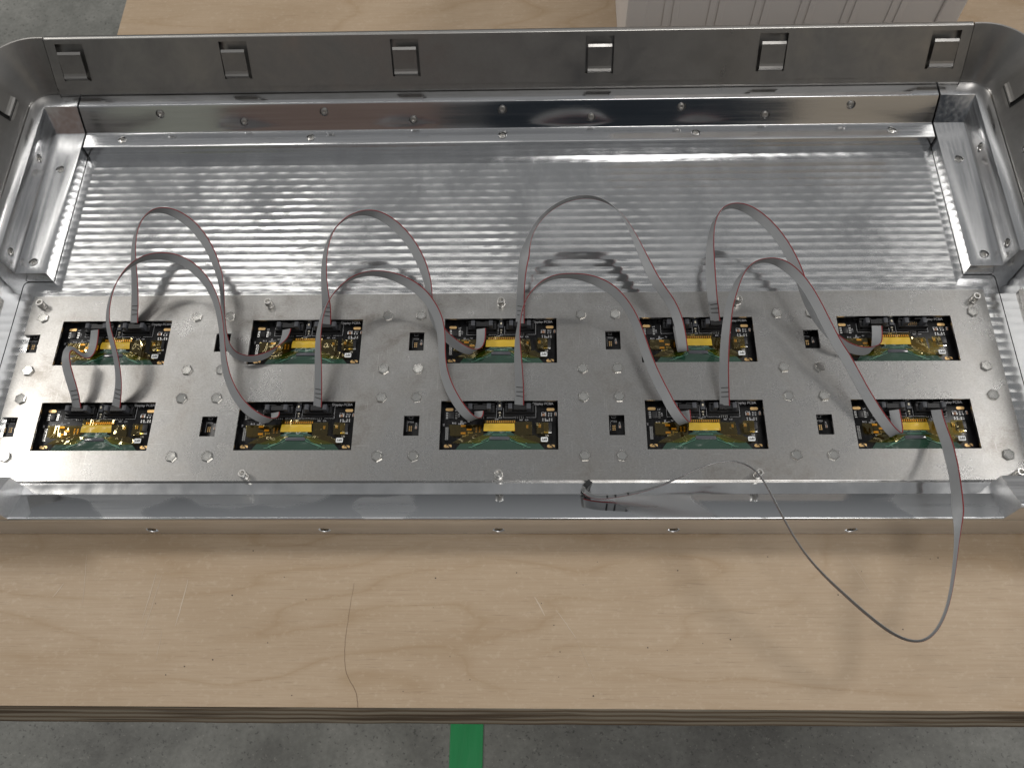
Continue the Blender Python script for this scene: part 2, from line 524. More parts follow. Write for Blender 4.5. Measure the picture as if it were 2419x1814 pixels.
# plywood bench
bench = thing('plywood_bench', 'birch plywood bench top with worn scratched front edge', 'bench', (0.55, -0.47, ZT))
bm = bmesh.new()
faces(bm, [(-0.065, -0.4738, ZT), (1.9, -0.4738, ZT), (1.9, 1.6, ZT), (-0.065, 1.6, ZT)], [(0, 1, 2, 3)])
obj_w('bench_top', bm, M['wood'], bench)
bm = bmesh.new()
prof = [(-0.4738, ZT), (-0.4752, ZT - 0.0015), (-0.4885, ZT - 0.019), (-0.4885, ZT - 0.024), (-0.45, ZT - 0.024)]
n = 60
rows = []
for k in range(n + 1):
    x = -0.065 + 1.965 * k / n
    jit = (rnd.random() - 0.5) * 0.0008
    rows.append([bm.verts.new((x, p[0] + (jit if 0 < i else 0), p[1])) for i, p in enumerate(prof)])
for a, b in zip(rows, rows[1:]):
    for i in range(len(prof) - 1):
        bm.faces.new((a[i], a[i + 1], b[i + 1], b[i]))
bm.faces.new(rows[0]);
# left end of the board
faces(bm, [(-0.065, -0.4738, ZT), (-0.065, 1.6, ZT), (-0.065, 1.6, ZT - 0.024), (-0.065, -0.4738, ZT - 0.024)], [(0, 1, 2, 3)])
bmesh.ops.recalc_face_normals(bm, faces=bm.faces)
obj_w('edge_plies', bm, M['ply_edge'], bench)

def strip(bm, pts, w, z):
    """flat thin ribbon along a polyline on the table; w number or list"""
    pts = [Vector((p[0], p[1])) for p in pts]
    L, R_ = [], []
    for i, p in enumerate(pts):
        d = (pts[min(i + 1, len(pts) - 1)] - pts[max(i - 1, 0)]).normalized()
        nn = Vector((-d.y, d.x))
        ww = (w[i] if isinstance(w, (list, tuple)) else w) * 0.5
        L.append(bm.verts.new((*(p + nn * ww), z)))
        R_.append(bm.verts.new((*(p - nn * ww), z)))
    for i in range(len(pts) - 1):
        bm.faces.new((L[i], R_[i], R_[i + 1], L[i + 1]))

def smooth2(pts, k=6):
    out = []
    P = [Vector(p) for p in pts]
    for i in range(len(P) - 1):
        p0, p1, p2, p3 = P[max(i - 1, 0)], P[i], P[i + 1], P[min(i + 2, len(P) - 1)]
        for s in range(k):
            t_ = s / k
            out.append(0.5 * ((2 * p1) + (p2 - p0) * t_ + (2 * p0 - 5 * p1 + 4 * p2 - p3) * t_ ** 2 + (3 * p1 - p0 - 3 * p2 + p3) * t_ ** 3))
    out.append(P[-1])
    return out

cr = smooth2([(0.4054, -0.334), (0.4025, -0.3745), (0.401, -0.4059), (0.4054, -0.4365), (0.4176, -0.4564), (0.4218, -0.4735)])
bm = bmesh.new()
strip(bm, [(p.x + (rnd.random() - .5) * 0.0006, p.y) for p in cr], [0.0002 + 0.0005 * i / len(cr) for i in range(len(cr))], ZT + 0.0003)
obj_w('crack', bm, M['crack'], bench)
for pts, w in [([(0.165, -0.322), (0.158, -0.378)], 0.0009), ([(0.172, -0.325), (0.161, -0.40)], 0.0006), ([(0.205, -0.33), (0.199, -0.385)], 0.0012), ([(0.075, -0.30), (0.083, -0.36)], 0.0006),
               ([(0.055, -0.335), (0.045, -0.352)], 0.001), ([(0.184, -0.39), (0.183, -0.425)], 0.0005), ([(0.645, -0.365), (0.668, -0.398)], 0.0008), ([(0.668, -0.398), (0.69, -0.45)], 0.0003),
               ([(0.99, -0.30), (1.012, -0.345)], 0.0005), ([(0.62, -0.35), (0.632, -0.372)], 0.0014)]:
    bm = bmesh.new()
    pp = smooth2([pts[0], ((pts[0][0] + pts[1][0]) / 2 + 0.0006, (pts[0][1] + pts[1][1]) / 2), pts[1]], 5)
    strip(bm, [(p.x + (rnd.random() - .5) * .0005, p.y) for p in pp], [w * (0.25 + 0.75 * math.sin(math.pi * (i + .5) / len(pp))) for i in range(len(pp))], ZT + 0.0003)
    obj_w('scratch', bm, M['scratch'], bench)
bm = bmesh.new()
for i in range(34):
    x, y = 0.05 + rnd.random() * 1.05, -0.465 + rnd.random() * 0.17
    r = 0.0004 + rnd.random() * 0.0005
    poly = [(x + r * (0.7 + 0.6 * rnd.random()) * math.cos(a * math.pi / 3), y + r * (0.7 + 0.6 * rnd.random()) * math.sin(a * math.pi / 3)) for a in range(6)]
    vs = [bm.verts.new((p[0], p[1], ZT + 0.0004)) for p in poly]
    bm.faces.new(vs)
obj_w('grit', bm, M['ink'], bench, kind='stuff')

# ------------------------------------------------------------------ aluminium tray
tray = thing('aluminium_tray', 'long machined aluminium tray with flared steel walls lying open on the bench', 'tray', (0.578, 0.03, ZT + 0.0005))
# underside box that closes the tray below the boards
bm = bmesh.new()
box(bm, -0.135, XM + 0.135, -0.2735, 0.352, ZT + 0.0006, ZT + 0.010)
obj_w('base_sheet', bm, M['base'], tray)
# machined floor around the board cut-out
bm = bmesh.new()
hx0, hx1, hy0, hy1 = -0.042, 1.195, -0.2195, 0.030
X0, X1, Y0, Y1 = -0.132, XM + 0.132, -0.2385, 0.30
for a in ((X0, X1, hy1, Y1), (X0, hx0, hy0, hy1), (hx1, X1, hy0, hy1), (X0, X1, Y0, hy0)):
    faces(bm, [(a[0], a[2], ZF), (a[1], a[2], ZF), (a[1], a[3], ZF), (a[0], a[3], ZF)], [(0, 1, 2, 3)])
for p, q in (((hx0, hy0), (hx0, hy1)), ((hx1, hy1), (hx1, hy0)), ((hx0, hy1), (hx1, hy1)), ((hx1, hy0), (hx0, hy0))):
    faces(bm, [(*p, ZF), (*q, ZF), (*q, -0.028), (*p, -0.028)], [(0, 1, 2, 3)])
bmesh.ops.remove_doubles(bm, verts=bm.verts, dist=1e-6)
obj_w('floor_panel', bm, M['floor'], tray)
# butt seam between floor panel and border
for mir in (0, 1):
    pts = rounded([(-0.0297, 0.2765), (-0.0297, 0.0636), (-0.0705, 0.0636), (-0.0705, -0.21)], [0, 0.002, 0.007, 0], 5)
    pts = [((XM - p[0]) if mir else p[0], p[1]) for p in pts]
    bm = bmesh.new(); strip(bm, pts, 0.0009, ZF + 0.0003)
    obj_w('seam', bm, M['dark_gap'], tray)
# back rail: step, slope, ledge
ZS, ZL = 0.018, 0.053
prof = [(0.277, ZF - 0.002), (0.277, ZS), (0.303, ZS), (0.3215, ZL), (0.3445, ZL), (0.3445, ZF - 0.002)]
prof = rounded(prof, [0, 0.0011, 0.0010, 0.0013, 0.001, 0], 3)
bm = extrude_x(prof, -0.0268, XM + 0.0268)
rail = obj_w('back_rail', bm, M['rail_x'], tray)

# side rails with the rounded corner block
def side_rail(mir):
    bm = bmesh.new()
    yE = 0.064
    xi, xs0, xs1, xo = -0.030, -0.0715, -0.0770, -0.0970
    ys0, ys1, yo, xj, yi = 0.303, 0.3215, 0.3445, -0.0296, 0.277
    V = lambda x, y, z: (x, y, z)
    F = []
    F.append([V(xs0, yE, ZS), V(xi, yE, ZS), V(xi, yi, ZS), V(xj, yi, ZS), V(xj, ys0, ZS), V(xs0, ys0, ZS)])
    F.append([V(xj, ys0, ZS), V(xj, ys1, ZL), V(xs1, ys1, ZL), V(xs0, ys0, ZS)])
    F.append([V(xs0, ys0, ZS), V(xs1, ys1, ZL), V(xs1, yE, ZL), V(xs0, yE, ZS)])
    F.append([V(xi, yE, ZS), V(xi, yE, ZF), V(xi, yi, ZF), V(xi, yi, ZS)])
    F.append([V(xi, yi, ZS), V(xi, yi, ZF), V(xj, yi, ZF), V(xj, yi, ZS)])
    F.append([V(xj, yi, ZS), V(xj, yi, ZF), V(xj, yo, ZF), V(xj, yo, ZL), V(xj, ys1, ZL), V(xj, ys0, ZS)])
    F.append([V(xi, yE, ZS), V(xs0, yE, ZS), V(xs1, yE, ZL), V(xo, yE, ZL), V(xo, yE, ZF), V(xi, yE, ZF)])
    r = 0.026
    arc = [(xo + r - r * math.cos(a), yo - r + r * math.sin(a)) for a in [math.pi / 2 * k / 8 for k in range(9)]]
    # ledge in strips so that the outer corner is round
    inner = [(xs1, yE)] + [(xs1, ys1)] * 9 + [(xj, ys1)]
    outer = [(xo, yE)] + arc + [(xj, yo)]
    for i in range(len(inner) - 1):
        q = [V(*inner[i], ZL), V(*inner[i + 1], ZL), V(*outer[i + 1], ZL), V(*outer[i], ZL)]
        if inner[i] == inner[i + 1]:
            q = [q[0], q[2], q[3]]
        F.append(q)
    for i in range(len(outer) - 1):
        F.append([V(*outer[i], ZL), V(*outer[i + 1], ZL), V(*outer[i + 1], ZF), V(*outer[i], ZF)])
    for f in F:
        vs = [bm.verts.new(((XM - p[0]) if mir else p[0], p[1], p[2])) for p in f]
        bm.faces.new(vs)
    bmesh.ops.remove_doubles(bm, verts=bm.verts, dist=1e-6)
    bmesh.ops.recalc_face_normals(bm, faces=bm.faces)
    bevel(bm, 0.0009, 2, 0.25)
    return obj_w('side_rail', bm, M['rail_y'], tray)
srail = [side_rail(0), side_rail(1)]

def bore(objs, holes):
    """countersink real holes: holes are (location, normal, radius, depth)"""
    bm = bmesh.new()
    for loc, nrm, r, d in holes:
        n0 = len(bm.verts)
        b2 = bmesh.new()
        revolve(b2, [(0, d), (r * 1.0 + d * 0.35, d), (r, 0.0), (r * 0.86, -d), (0, -d)], 28)
        bmesh.ops.recalc_face_normals(b2, faces=b2.faces)
        bmesh.ops.transform(b2, matrix=Matrix.Translation(loc) @ Vector(nrm).to_track_quat('Z', 'Y').to_matrix().to_4x4(), verts=b2.verts)
        tmp = bpy.data.meshes.new('cutter'); b2.to_mesh(tmp); b2.free(); bm.from_mesh(tmp)
    cut = link('cutter', bm_mesh(bm, 'cutter', None))
    for o in objs:
        md = o.modifiers.new('bore', 'BOOLEAN'); md.operation = 'DIFFERENCE'; md.object = cut; md.solver = 'EXACT'
    bpy.context.view_layer.update()
    dg = bpy.context.evaluated_depsgraph_get()
    for o in objs:
        me = bpy.data.meshes.new_from_object(o.evaluated_get(dg))
        o.modifiers.clear(); o.data = me
        try: me.set_sharp_from_angle(angle=0.5)
        except Exception: pass
    bpy.data.objects.remove(cut)
HOLES = []
# screws: shallow counterbore ring, domed head, hex socket
bm = bmesh.new()
revolve(bm, [(0.0044, -0.0034), (0.0044, -0.0012), (0.0041, -0.0007), (0.0035, -0.0004), (0.0025, -0.0003)], 28)
revolve(bm, [(0.0025, -0.0003), (0.0023, -0.0022), (0, -0.0024)], 6)
bmesh.ops.recalc_face_normals(bm, faces=bm.faces)
me_screw = bm_mesh(bm, 'screw', M['screw'], True, 0.5)
def put(name, me, parent, loc, nrm=(0, 0, 1), spin=0.0, scale=1.0):
    o = bpy.data.objects.new(name, me)
    C.objects.link(o)
    o.parent = parent
    q = Vector(nrm).to_track_quat('Z', 'Y')
    o.rotation_mode = 'QUATERNION'
    from mathutils import Quaternion
    o.rotation_quaternion = q @ Quaternion((0, 0, 1), spin)
    o.location = Vector(loc) - wloc(parent)
    o.scale = (scale, scale, scale)
    return o
sl = Vector((0, -0.035, 0.0185)).normalized()
for x, y, z in [(.0878, .3158, .0422), (.3235, .3158, .0422), (.577, .3158, .0422), (.8289, .3158, .0422), (1.0647, .3158, .0422),
                (.2061, .3097, .0307), (.4497, .3097, .0307), (.7028, .3097, .0307), (.9478, .3097, .0307)]:
    put('screw', me_screw, rail, Vector((x, y, z)), sl, rnd.random() * 3); HOLES.append(((x, y, z), tuple(sl), 0.0064, 0.0034))
for x in (.0275, .3012, .5764, .8509, 1.1249):
    put('screw', me_screw, rail, (x, 0.290, ZS), (0, 0, 1), rnd.random() * 3); HOLES.append(((x, 0.290, ZS), (0, 0, 1), 0.0064, 0.0034))
bore([rail], HOLES)
for mir in (0, 1):
    HOLES = []
    for y in (.2438, .0868):
        x = -0.0743; nx = Vector((0.035, 0, 0.0055)).normalized()
        put('screw', me_screw, srail[mir], ((XM - x) if mir else x, y, 0.0348), (-nx.x if mir else nx.x, 0, nx.z), rnd.random() * 3)
        HOLES.append((((XM - x) if mir else x, y, 0.0348), (-nx.x if mir else nx.x, 0, nx.z), 0.0064, 0.0034))
    for y in (.2379, .0813):
        x = -0.0512
        put('screw', me_screw, srail[mir], ((XM - x) if mir else x, y, ZS), (0, 0, 1), rnd.random() * 3)
        HOLES.append((((XM - x) if mir else x, y, ZS), (0, 0, 1), 0.0064, 0.0034))
    bore([srail[mir]], HOLES)

# front lip: sloping mirror face, rounded crest, outer face; high end blocks
bm = bmesh.new()
prof = rounded([(-0.2378, ZF - 0.001), (-0.2378, ZF), (-0.2716, 0.0112), (-0.2736, 0.0100), (-0.2736, ZT + 0.0008), (-0.2378, ZT + 0.0008)], [0, 0.0016, 0.0014, 0.0012, 0.003, 0], 4)
bm = extrude_x(prof, 0.001, XM - 0.001)
lip = obj_w('front_lip', bm, M['lip'], tray)
for mir in (0, 1):
    prof = rounded([(-0.2268, ZF - 0.002), (-0.2268, 0.0275), (-0.2700, 0.0535), (-0.2734, 0.051), (-0.2734, ZT + 0.0008), (-0.2268, ZT + 0.0008)], [0, 0.001, 0.0014, 0.0014, 0.003, 0], 4)
    a, b = (-0.14, 0.0016) if not mir else (XM - 0.0016, XM + 0.14)
    bm = extrude_x(prof, a, b)
    bevel(bm, 0.0007, 2, 1.2)
    obj_w('end_block', bm, M['outer'], tray)
# brushed outer skin of the lip
bm = bmesh.new()
prof = rounded([(-0.2737, 0.0080), (-0.2741, 0.0070), (-0.2746, -0.004), (-0.2752, -0.033), (-0.2746, ZT + 0.0030), (-0.2737, ZT + 0.0022)], [0, 0.0004, 0.002, 0.003, 0.0006, 0], 3)
bm = extrude_x(prof, -0.14, XM + 0.14)
skin = obj_w('outer_skin', bm, M['outer'], tray)
bm = bmesh.new()
revolve(bm, [(0.0050, -0.0048), (0.0050, -0.0010), (0.0046, -0.0002), (0.0036, 0.0004), (0.0024, 0.0005)], 28)
revolve(bm, [(0.0024, 0.0005), (0.0022, -0.0020), (0, -0.0022)], 6)
bmesh.ops.recalc_face_normals(bm, faces=bm.faces)
me_bscrew = bm_mesh(bm, 'screw', plain('dark_screw_steel', (0.22, 0.22, 0.215), 0.25, 1.0), True, 0.5)
for x in (.1587, .3682, .5773, .7855, .9942):
    put('screw', me_bscrew, skin, (x, -0.2746, -0.0270), (0, -1, 0), rnd.random() * 3)
bore([skin, lip], [((x, -0.2746, -0.0270), (0, -1, 0), 0.0072, 0.0048) for x in (.1587, .3682, .5773, .7855, .9942)])

# flared sheet wall: corner and side pieces swept round the tray
TW = 0.58
def wy(z, o=0.0): return 0.3455 + TW * (z - 0.055) + o
def wall_piece(mir):
    prof = [(0.0005, 0.0515), (0.0012, 0.0560), (0.0370, 0.1185), (0.0380, 0.1202), (0.0398, 0.1206), (0.0412, 0.1196), (0.0408, 0.1175), (0.0062, 0.0560), (0.0062, 0.0515)]
    xo, yo, r = -0.0975, 0.3450, 0.028
    path = [((xo, y), (-1, 0)) for y in (-0.20, 0.0, 0.15, 0.25, yo - r)]
    for k in range(1, 12):
        a = math.pi / 2 * k / 12
        path.append(((xo + r - r * math.cos(a), yo - r + r * math.sin(a)), (-math.cos(a), math.sin(a))))
    path += [((xo + r, yo), (0, 1)), ((-0.0605, yo), (0, 1))]
    bm = bmesh.new()
    rows = []
    for (p, nn) in path:
        rows.append([bm.verts.new(((XM - (p[0] + nn[0] * o)) if mir else p[0] + nn[0] * o, p[1] + nn[1] * o, z)) for o, z in prof])
    for a, b in zip(rows, rows[1:]):
        for i in range(len(prof)):
            j = (i + 1) % len(prof)
            bm.faces.new((a[i], a[j], b[j], b[i]))
    bm.faces.new(rows[-1]); bm.faces.new(rows[0])
    bmesh.ops.recalc_face_normals(bm, faces=bm.faces)
    return obj_w('wall_corner', bm, M['steel'], tray, True, 0.6)
wall_piece(0); wall_piece(1)
# straight back panel with punched windows, sheet behind it, hemmed top edge
clips = [-0.0265, 0.2040, 0.4430, 0.7130, 0.9500, 1.1825]
zb, zt2 = 0.0595, 0.1180
xa, xb = -0.0598, XM + 0.0598
us = math.hypot(1, TW)
PN = Vector((0, -1, TW)).normalized()
def WP(x, z, d=0.0):      # a point on the panel, d towards the inside
    return Vector((x, wy(z), z)) + PN * d
bm = bmesh.new()
xs = [xa]
holes = []
for c in clips:
    holes.append((c - 0.0195, c + 0.0195)); xs += [c - 0.0195, c + 0.0195]
xs.append(xb)
zs = [zb, 0.0690, 0.1128, zt2]
for i in range(len(xs) - 1):
    for j in range(3):
        if j == 1 and i % 2 == 1: continue
        q = [WP(xs[i], zs[j]), WP(xs[i + 1], zs[j]), WP(xs[i + 1], zs[j + 1]), WP(xs[i], zs[j + 1])]
        bm.faces.new([bm.verts.new(v) for v in q])
bmesh.ops.remove_doubles(bm, verts=bm.verts, dist=1e-5)
fs = list(bm.faces)
ex = bmesh.ops.extrude_face_region(bm, geom=fs)
bmesh.ops.translate(bm, verts=[v for v in ex['geom'] if isinstance(v, bmesh.types.BMVert)], vec=-PN * 0.0014)
bmesh.ops.recalc_face_normals(bm, faces=bm.faces)
panel = obj_w('back_panel', bm, M['steel'], tray)
bm = bmesh.new()
q = [WP(xa, 0.050, -0.009), WP(xb, 0.050, -0.009), WP(xb, 0.1185, -0.009), WP(xa, 0.1185, -0.009)]
faces(bm, q, [(0, 1, 2, 3)])
q = [WP(xa, 0.0525, -0.0016), WP(xb, 0.0525, -0.0016), WP(xb, 0.061, -0.0016), WP(xa, 0.061, -0.0016)]
faces(bm, q, [(0, 1, 2, 3)])
obj_w('outer_sheet', bm, M['steel'], tray)
bm = bmesh.new()
ring = []
for x in (xa, xb):
    ring.append([bm.verts.new(WP(x, 0.1186, -0.0042) + (Vector((0, 0, 1)) * math.sin(a) * 0.0022 + Vector((0, 1, 0)) * math.cos(a) * 0.0042)) for a in [2 * math.pi * k / 14 for k in range(14)]])
for i in range(14):
    j = (i + 1) % 14
    bm.faces.new((ring[0][i], ring[0][j], ring[1][j], ring[1][i]))
bm.faces.new(ring[0]); bm.faces.new(ring[1])
bmesh.ops.recalc_face_normals(bm, faces=bm.faces)
obj_w('rolled_edge', bm, M['steel_edge'], tray, True, 0.8)
# spring clips: a tongue bent out of each window
def clip_mesh(P, w):
    prof = [(0.0660, 0.0002), (0.0700, 0.0002), (0.0712, 0.0030), (0.0735, 0.0058), (0.0760, 0.0050), (0.0790, 0.0047), (0.0980, 0.0062), (0.1015, 0.0066), (0.1045, 0.0050)]
    bm = bmesh.new()
    rows = []
    for z, d in prof:
        rows.append([bm.verts.new(P(s * w, z, d)) for s in (-1, 1)])
    for a, b in zip(rows, rows[1:]):
        bm.faces.new((a[0], a[1], b[1], b[0]))
    fs = list(bm.faces)
    ex = bmesh.ops.extrude_face_region(bm, geom=fs)
    nv = [v for v in ex['geom'] if isinstance(v, bmesh.types.BMVert)]
    d = P(0, 0.08, -0.0012) - P(0, 0.08, 0)
    bmesh.ops.translate(bm, verts=nv, vec=d)
    bmesh.ops.recalc_face_normals(bm, faces=bm.faces)
    return bm
for c in clips:
    bm = clip_mesh(lambda s, z, d, c=c: WP(c + s, z, d), 0.0163)
    obj_w('clip', bm, M['steel'], tray)
for mir in (0, 1):
    for cy in (0.300, 0.07):
        def SP(s, z, d, cy=cy, mir=mir):
            x = -0.0985 - TW * (z - 0.055)
            p = Vector((x, cy + s, z)) + Vector((1, 0, TW)).normalized() * (d + 0.0004)
            if mir: p.x = XM - p.x
            return p
        obj_w('clip', clip_mesh(SP, 0.0163), M['steel'], tray)
        bm = bmesh.new()
        q = [SP(-0.0195, 0.069, 0.0003), SP(0.0195, 0.069, 0.0003), SP(0.0195, 0.1128, 0.0003), SP(-0.0195, 0.1128, 0.0003)]
        faces(bm, q, [(0, 1, 2, 3)])
        obj_w('clip_window', bm, M['dark_gap'], tray)
# outer skirts that carry the side walls and the back wall
for mir in (0, 1):
    x0, x1 = (-0.1055, -0.0985) if not mir else (XM + 0.0985, XM + 0.1055)
    obj_w('side_skirt', bbox(x0, x1, -0.226, 0.318, ZT + 0.0012, 0.0525, 0.0008), M['outer'], tray)
obj_w('back_skirt', bbox(-0.070, XM + 0.070, 0.3462, 0.3522, ZT + 0.0105, 0.0515, 0.0008), M['outer'], tray)
# side brackets level with the mounting plate
for mir in (0, 1):
    pts = rounded([(-0.0935, -0.19), (-0.0935, 0.040), (-0.130, 0.040), (-0.130, -0.19)], [0, 0.006, 0, 0], 5, True)
    bm = bmesh.new()
    prism(bm, [((XM - p[0]) if mir else p[0], p[1]) for p in pts], ZF + 0.0002, 0.0)
    bmesh.ops.recalc_face_normals(bm, faces=bm.faces)
    obj_w('side_bracket', bm, M['plate'], tray)

# ------------------------------------------------------------------ mounting plate
S = 0.2524
WW, WH, RV = 0.145, 0.0651, 0.1178
plate = thing('mounting_plate', 'flat grey aluminium mounting plate with ten rectangular windows and hex bolts', 'plate', (0.578, -0.09, 0.0))
px0, px1, py0, py1 = -0.0482, 1.2045, -0.2222, 0.0385
hl = []
for r in range(2):
    for c in range(5):
        hl.append((c * S, c * S + WW, -r * RV - WH, -r * RV))
        a, b = c * S - 0.0451, c * S - 0.0260
        if c == 0: a = px0
        hl.append((a, b, -r * RV - 0.0190 - 0.0465 + 0.0190, -r * RV - 0.0198))
xs = sorted(set([px0, px1] + [h[0] for h in hl] + [h[1] for h in hl]))
ys = sorted(set([py0, py1] + [h[2] for h in hl] + [h[3] for h in hl]))
bm = bmesh.new()
for i in range(len(xs) - 1):
    for j in range(len(ys) - 1):
        mx_, my_ = (xs[i] + xs[i + 1]) / 2, (ys[j] + ys[j + 1]) / 2
        if any(h[0] < mx_ < h[1] and h[2] < my_ < h[3] for h in hl): continue
        bm.faces.new([bm.verts.new(v) for v in ((xs[i], ys[j], 0), (xs[i + 1], ys[j], 0), (xs[i + 1], ys[j + 1], 0), (xs[i], ys[j + 1], 0))])
bmesh.ops.remove_doubles(bm, verts=bm.verts, dist=1e-6)
fs = list(bm.faces)
ex = bmesh.ops.extrude_face_region(bm, geom=fs)
bmesh.ops.translate(bm, verts=[v for v in ex['geom'] if isinstance(v, bmesh.types.BMVert)], vec=(0, 0, -0.0035))
bmesh.ops.recalc_face_normals(bm, faces=bm.faces)
obj_w('plate_sheet', bm, M['plate'], plate)
# hex bolts
bm = bmesh.new()
revolve(bm, [(0.0073, -0.0005), (0.0073, 0.0018), (0.0065, 0.0024)], 6)
bm2 = [(0.0065 * math.cos(a * math.pi / 3), 0.0065 * math.sin(a * math.pi / 3)) for a in range(6)]
revolve(bm, [(0.0050, 0.0024), (0.0047, 0.0019), (0, 0.00185)], 24)
# ring between hexagon and round dimple
ho = [bm.verts.new((*p, 0.0024)) for p in bm2]
ri = [bm.verts.new((0.0050 * math.cos(2 * math.pi * k / 24), 0.0050 * math.sin(2 * math.pi * k / 24), 0.0024)) for k in range(24)]
for a in range(6):
    bm.faces.new([ho[a], ho[(a + 1) % 6]] + [ri[(a * 4 + k) % 24] for k in (4, 3, 2, 1, 0)])
bmesh.ops.remove_doubles(bm, verts=bm.verts, dist=1e-6)
bmesh.ops.recalc_face_normals(bm, faces=bm.faces)
me_hex = bm_mesh(bm, 'hex_bolt', M['bolt'])
bx = [-0.0287]
for c in range(4): bx += [0.1771 + c * S, 0.2212 + c * S]
bx.append(1.1838)
for x in bx:
    for y in (0.0050, -0.0731, -0.1128, -0.1910):
        tilt = Vector(((rnd.random() - .5) * 0.10, (rnd.random() - .5) * 0.10, 1))
        put('hex_bolt', me_hex, plate, (x + (rnd.random() - .5) * .0008, y, 0.0002), tilt, rnd.random() * 1.05)
# socket cap screws with washers
bm = bmesh.new()
revolve(bm, [(0.0050, -0.0003), (0.0050, 0.0012), (0.0047, 0.0014), (0.0037, 0.0015), (0.0037, 0.0030), (0.0049, 0.0031), (0.0049, 0.0104), (0.0045, 0.0112), (0.0029, 0.0112)], 28)
revolve(bm, [(0.0029, 0.0112), (0.0027, 0.0070), (0, 0.0066)], 6)
bmesh.ops.recalc_face_normals(bm, faces=bm.faces)
me_cap = bm_mesh(bm, 'cap_screw', M['screw'], True, 0.5)
for x, y in [(-.0330, .0240), (.2716, .0235), (.578, .0225), (.885, .0225), (1.189, .0240), (-0.0335, -.2155), (.2715, -.2155), (.578, -.2155), (.885, -.2155), (1.188, -.2155)]:
    if y < 0 and x < 0: continue
    put('cap_screw', me_cap, plate, (x, y - 0.001, 0.0), ((rnd.random() - .5) * .06, (rnd.random() - .5) * .06, 1), rnd.random() * 3)

# ------------------------------------------------------------------ display boards
ZP = -0.0105
mm = 0.001
def text_mesh(body, size, mat, rot=0.0, at=(0, 0, 0), align='CENTER', bold=0.0):
    cu = bpy.data.curves.new('lettering', 'FONT')
    cu.body = body
    cu.size = size
    cu.align_x = align
    cu.align_y = 'CENTER'
    cu.offset = bold
    o = bpy.data.objects.new('lettering', cu)
    C.objects.link(o)
    dg = bpy.context.evaluated_depsgraph_get()
    me = bpy.data.meshes.new_from_object(o.evaluated_get(dg))
    bpy.data.objects.remove(o)
    bpy.data.curves.remove(cu)
    me.transform(Matrix.Translation(at) @ Matrix.Rotation(rot, 4, 'Z'))
    me.materials.clear(); me.materials.append(mat)
    return me

def join_meshes(mes, name, mat):
    bm = bmesh.new()
    for m in mes:
        bm.from_mesh(m)
    return bm_mesh(bm, name, mat)

def rect(bm, u0, u1, v0, v1, z):
    bm.faces.new([bm.verts.new(p) for p in ((u0 * mm, -v1 * mm, z), (u1 * mm, -v1 * mm, z), (u1 * mm, -v0 * mm, z), (u0 * mm, -v0 * mm, z))])

def lboxm(u0, u1, v0, v1, z0, z1, mat, name, w=0.0003):
    bm = bmesh.new()
    box(bm, u0 * mm, u1 * mm, -v1 * mm, -v0 * mm, z0, z1)
    if w: bevel(bm, w, 2)
    return bm_mesh(bm, name, mat, True, 0.5)

def wavy_sheet(u0, u1, v0, v1, z, amp, nx, ny, mat, name, seed, skew=0.0):
    r = random.Random(seed)
    bm = bmesh.new()
    g = []
    for j in range(ny + 1):
        rw = []
        for i in range(nx + 1):
            u = u0 + (u1 - u0) * i / nx + (skew * (j / ny - 0.5)) + (r.random() - .5) * 0.7
            v = v0 + (v1 - v0) * j / ny + (r.random() - .5) * 0.7
            rw.append(bm.verts.new((u * mm, -v * mm, z + amp * (r.random()))))
        g.append(rw)
    for j in range(ny):
        for i in range(nx):
            bm.faces.new((g[j][i], g[j + 1][i], g[j + 1][i + 1], g[j][i + 1]))
    bmesh.ops.recalc_face_normals(bm, faces=bm.faces)
    return bm_mesh(bm, name, mat, True)

def slot_mesh(u, v, hw=4.9, hh=2.0):
    pts = []
    for k in range(20):
        a = math.pi / 2 + 2 * math.pi * k / 20
        cx = (-(hw - hh) if math.cos(a) < -1e-6 else (hw - hh)) if abs(math.cos(a)) > 1e-6 else (-(hw - hh))
        pts.append(((u + cx + hh * math.cos(a)) * mm, -(v) * mm + hh * mm * math.sin(a)))
    bm = bmesh.new()
    prism(bm, pts, ZP - 0.0001, ZP + 0.0002)
    bmesh.ops.recalc_face_normals(bm, faces=bm.faces)
    return bm_mesh(bm, 'gold_slot', M['gold'])

# ----- shared meshes of one board; each entry: name, mesh, list of sub-parts
PARTS = []
PARTS.append(('circuit_board', lboxm(-47, 149.5, -9, 67, ZP - 0.0016, ZP, M['pcb'], 'circuit_board', 0.0002), []))
for u, v in ((9.6, 7.1), (136.0, 7.5), (9.4, 56.2), (136.1, 56.6)):
    PARTS.append(('gold_slot', slot_mesh(u, v), []))
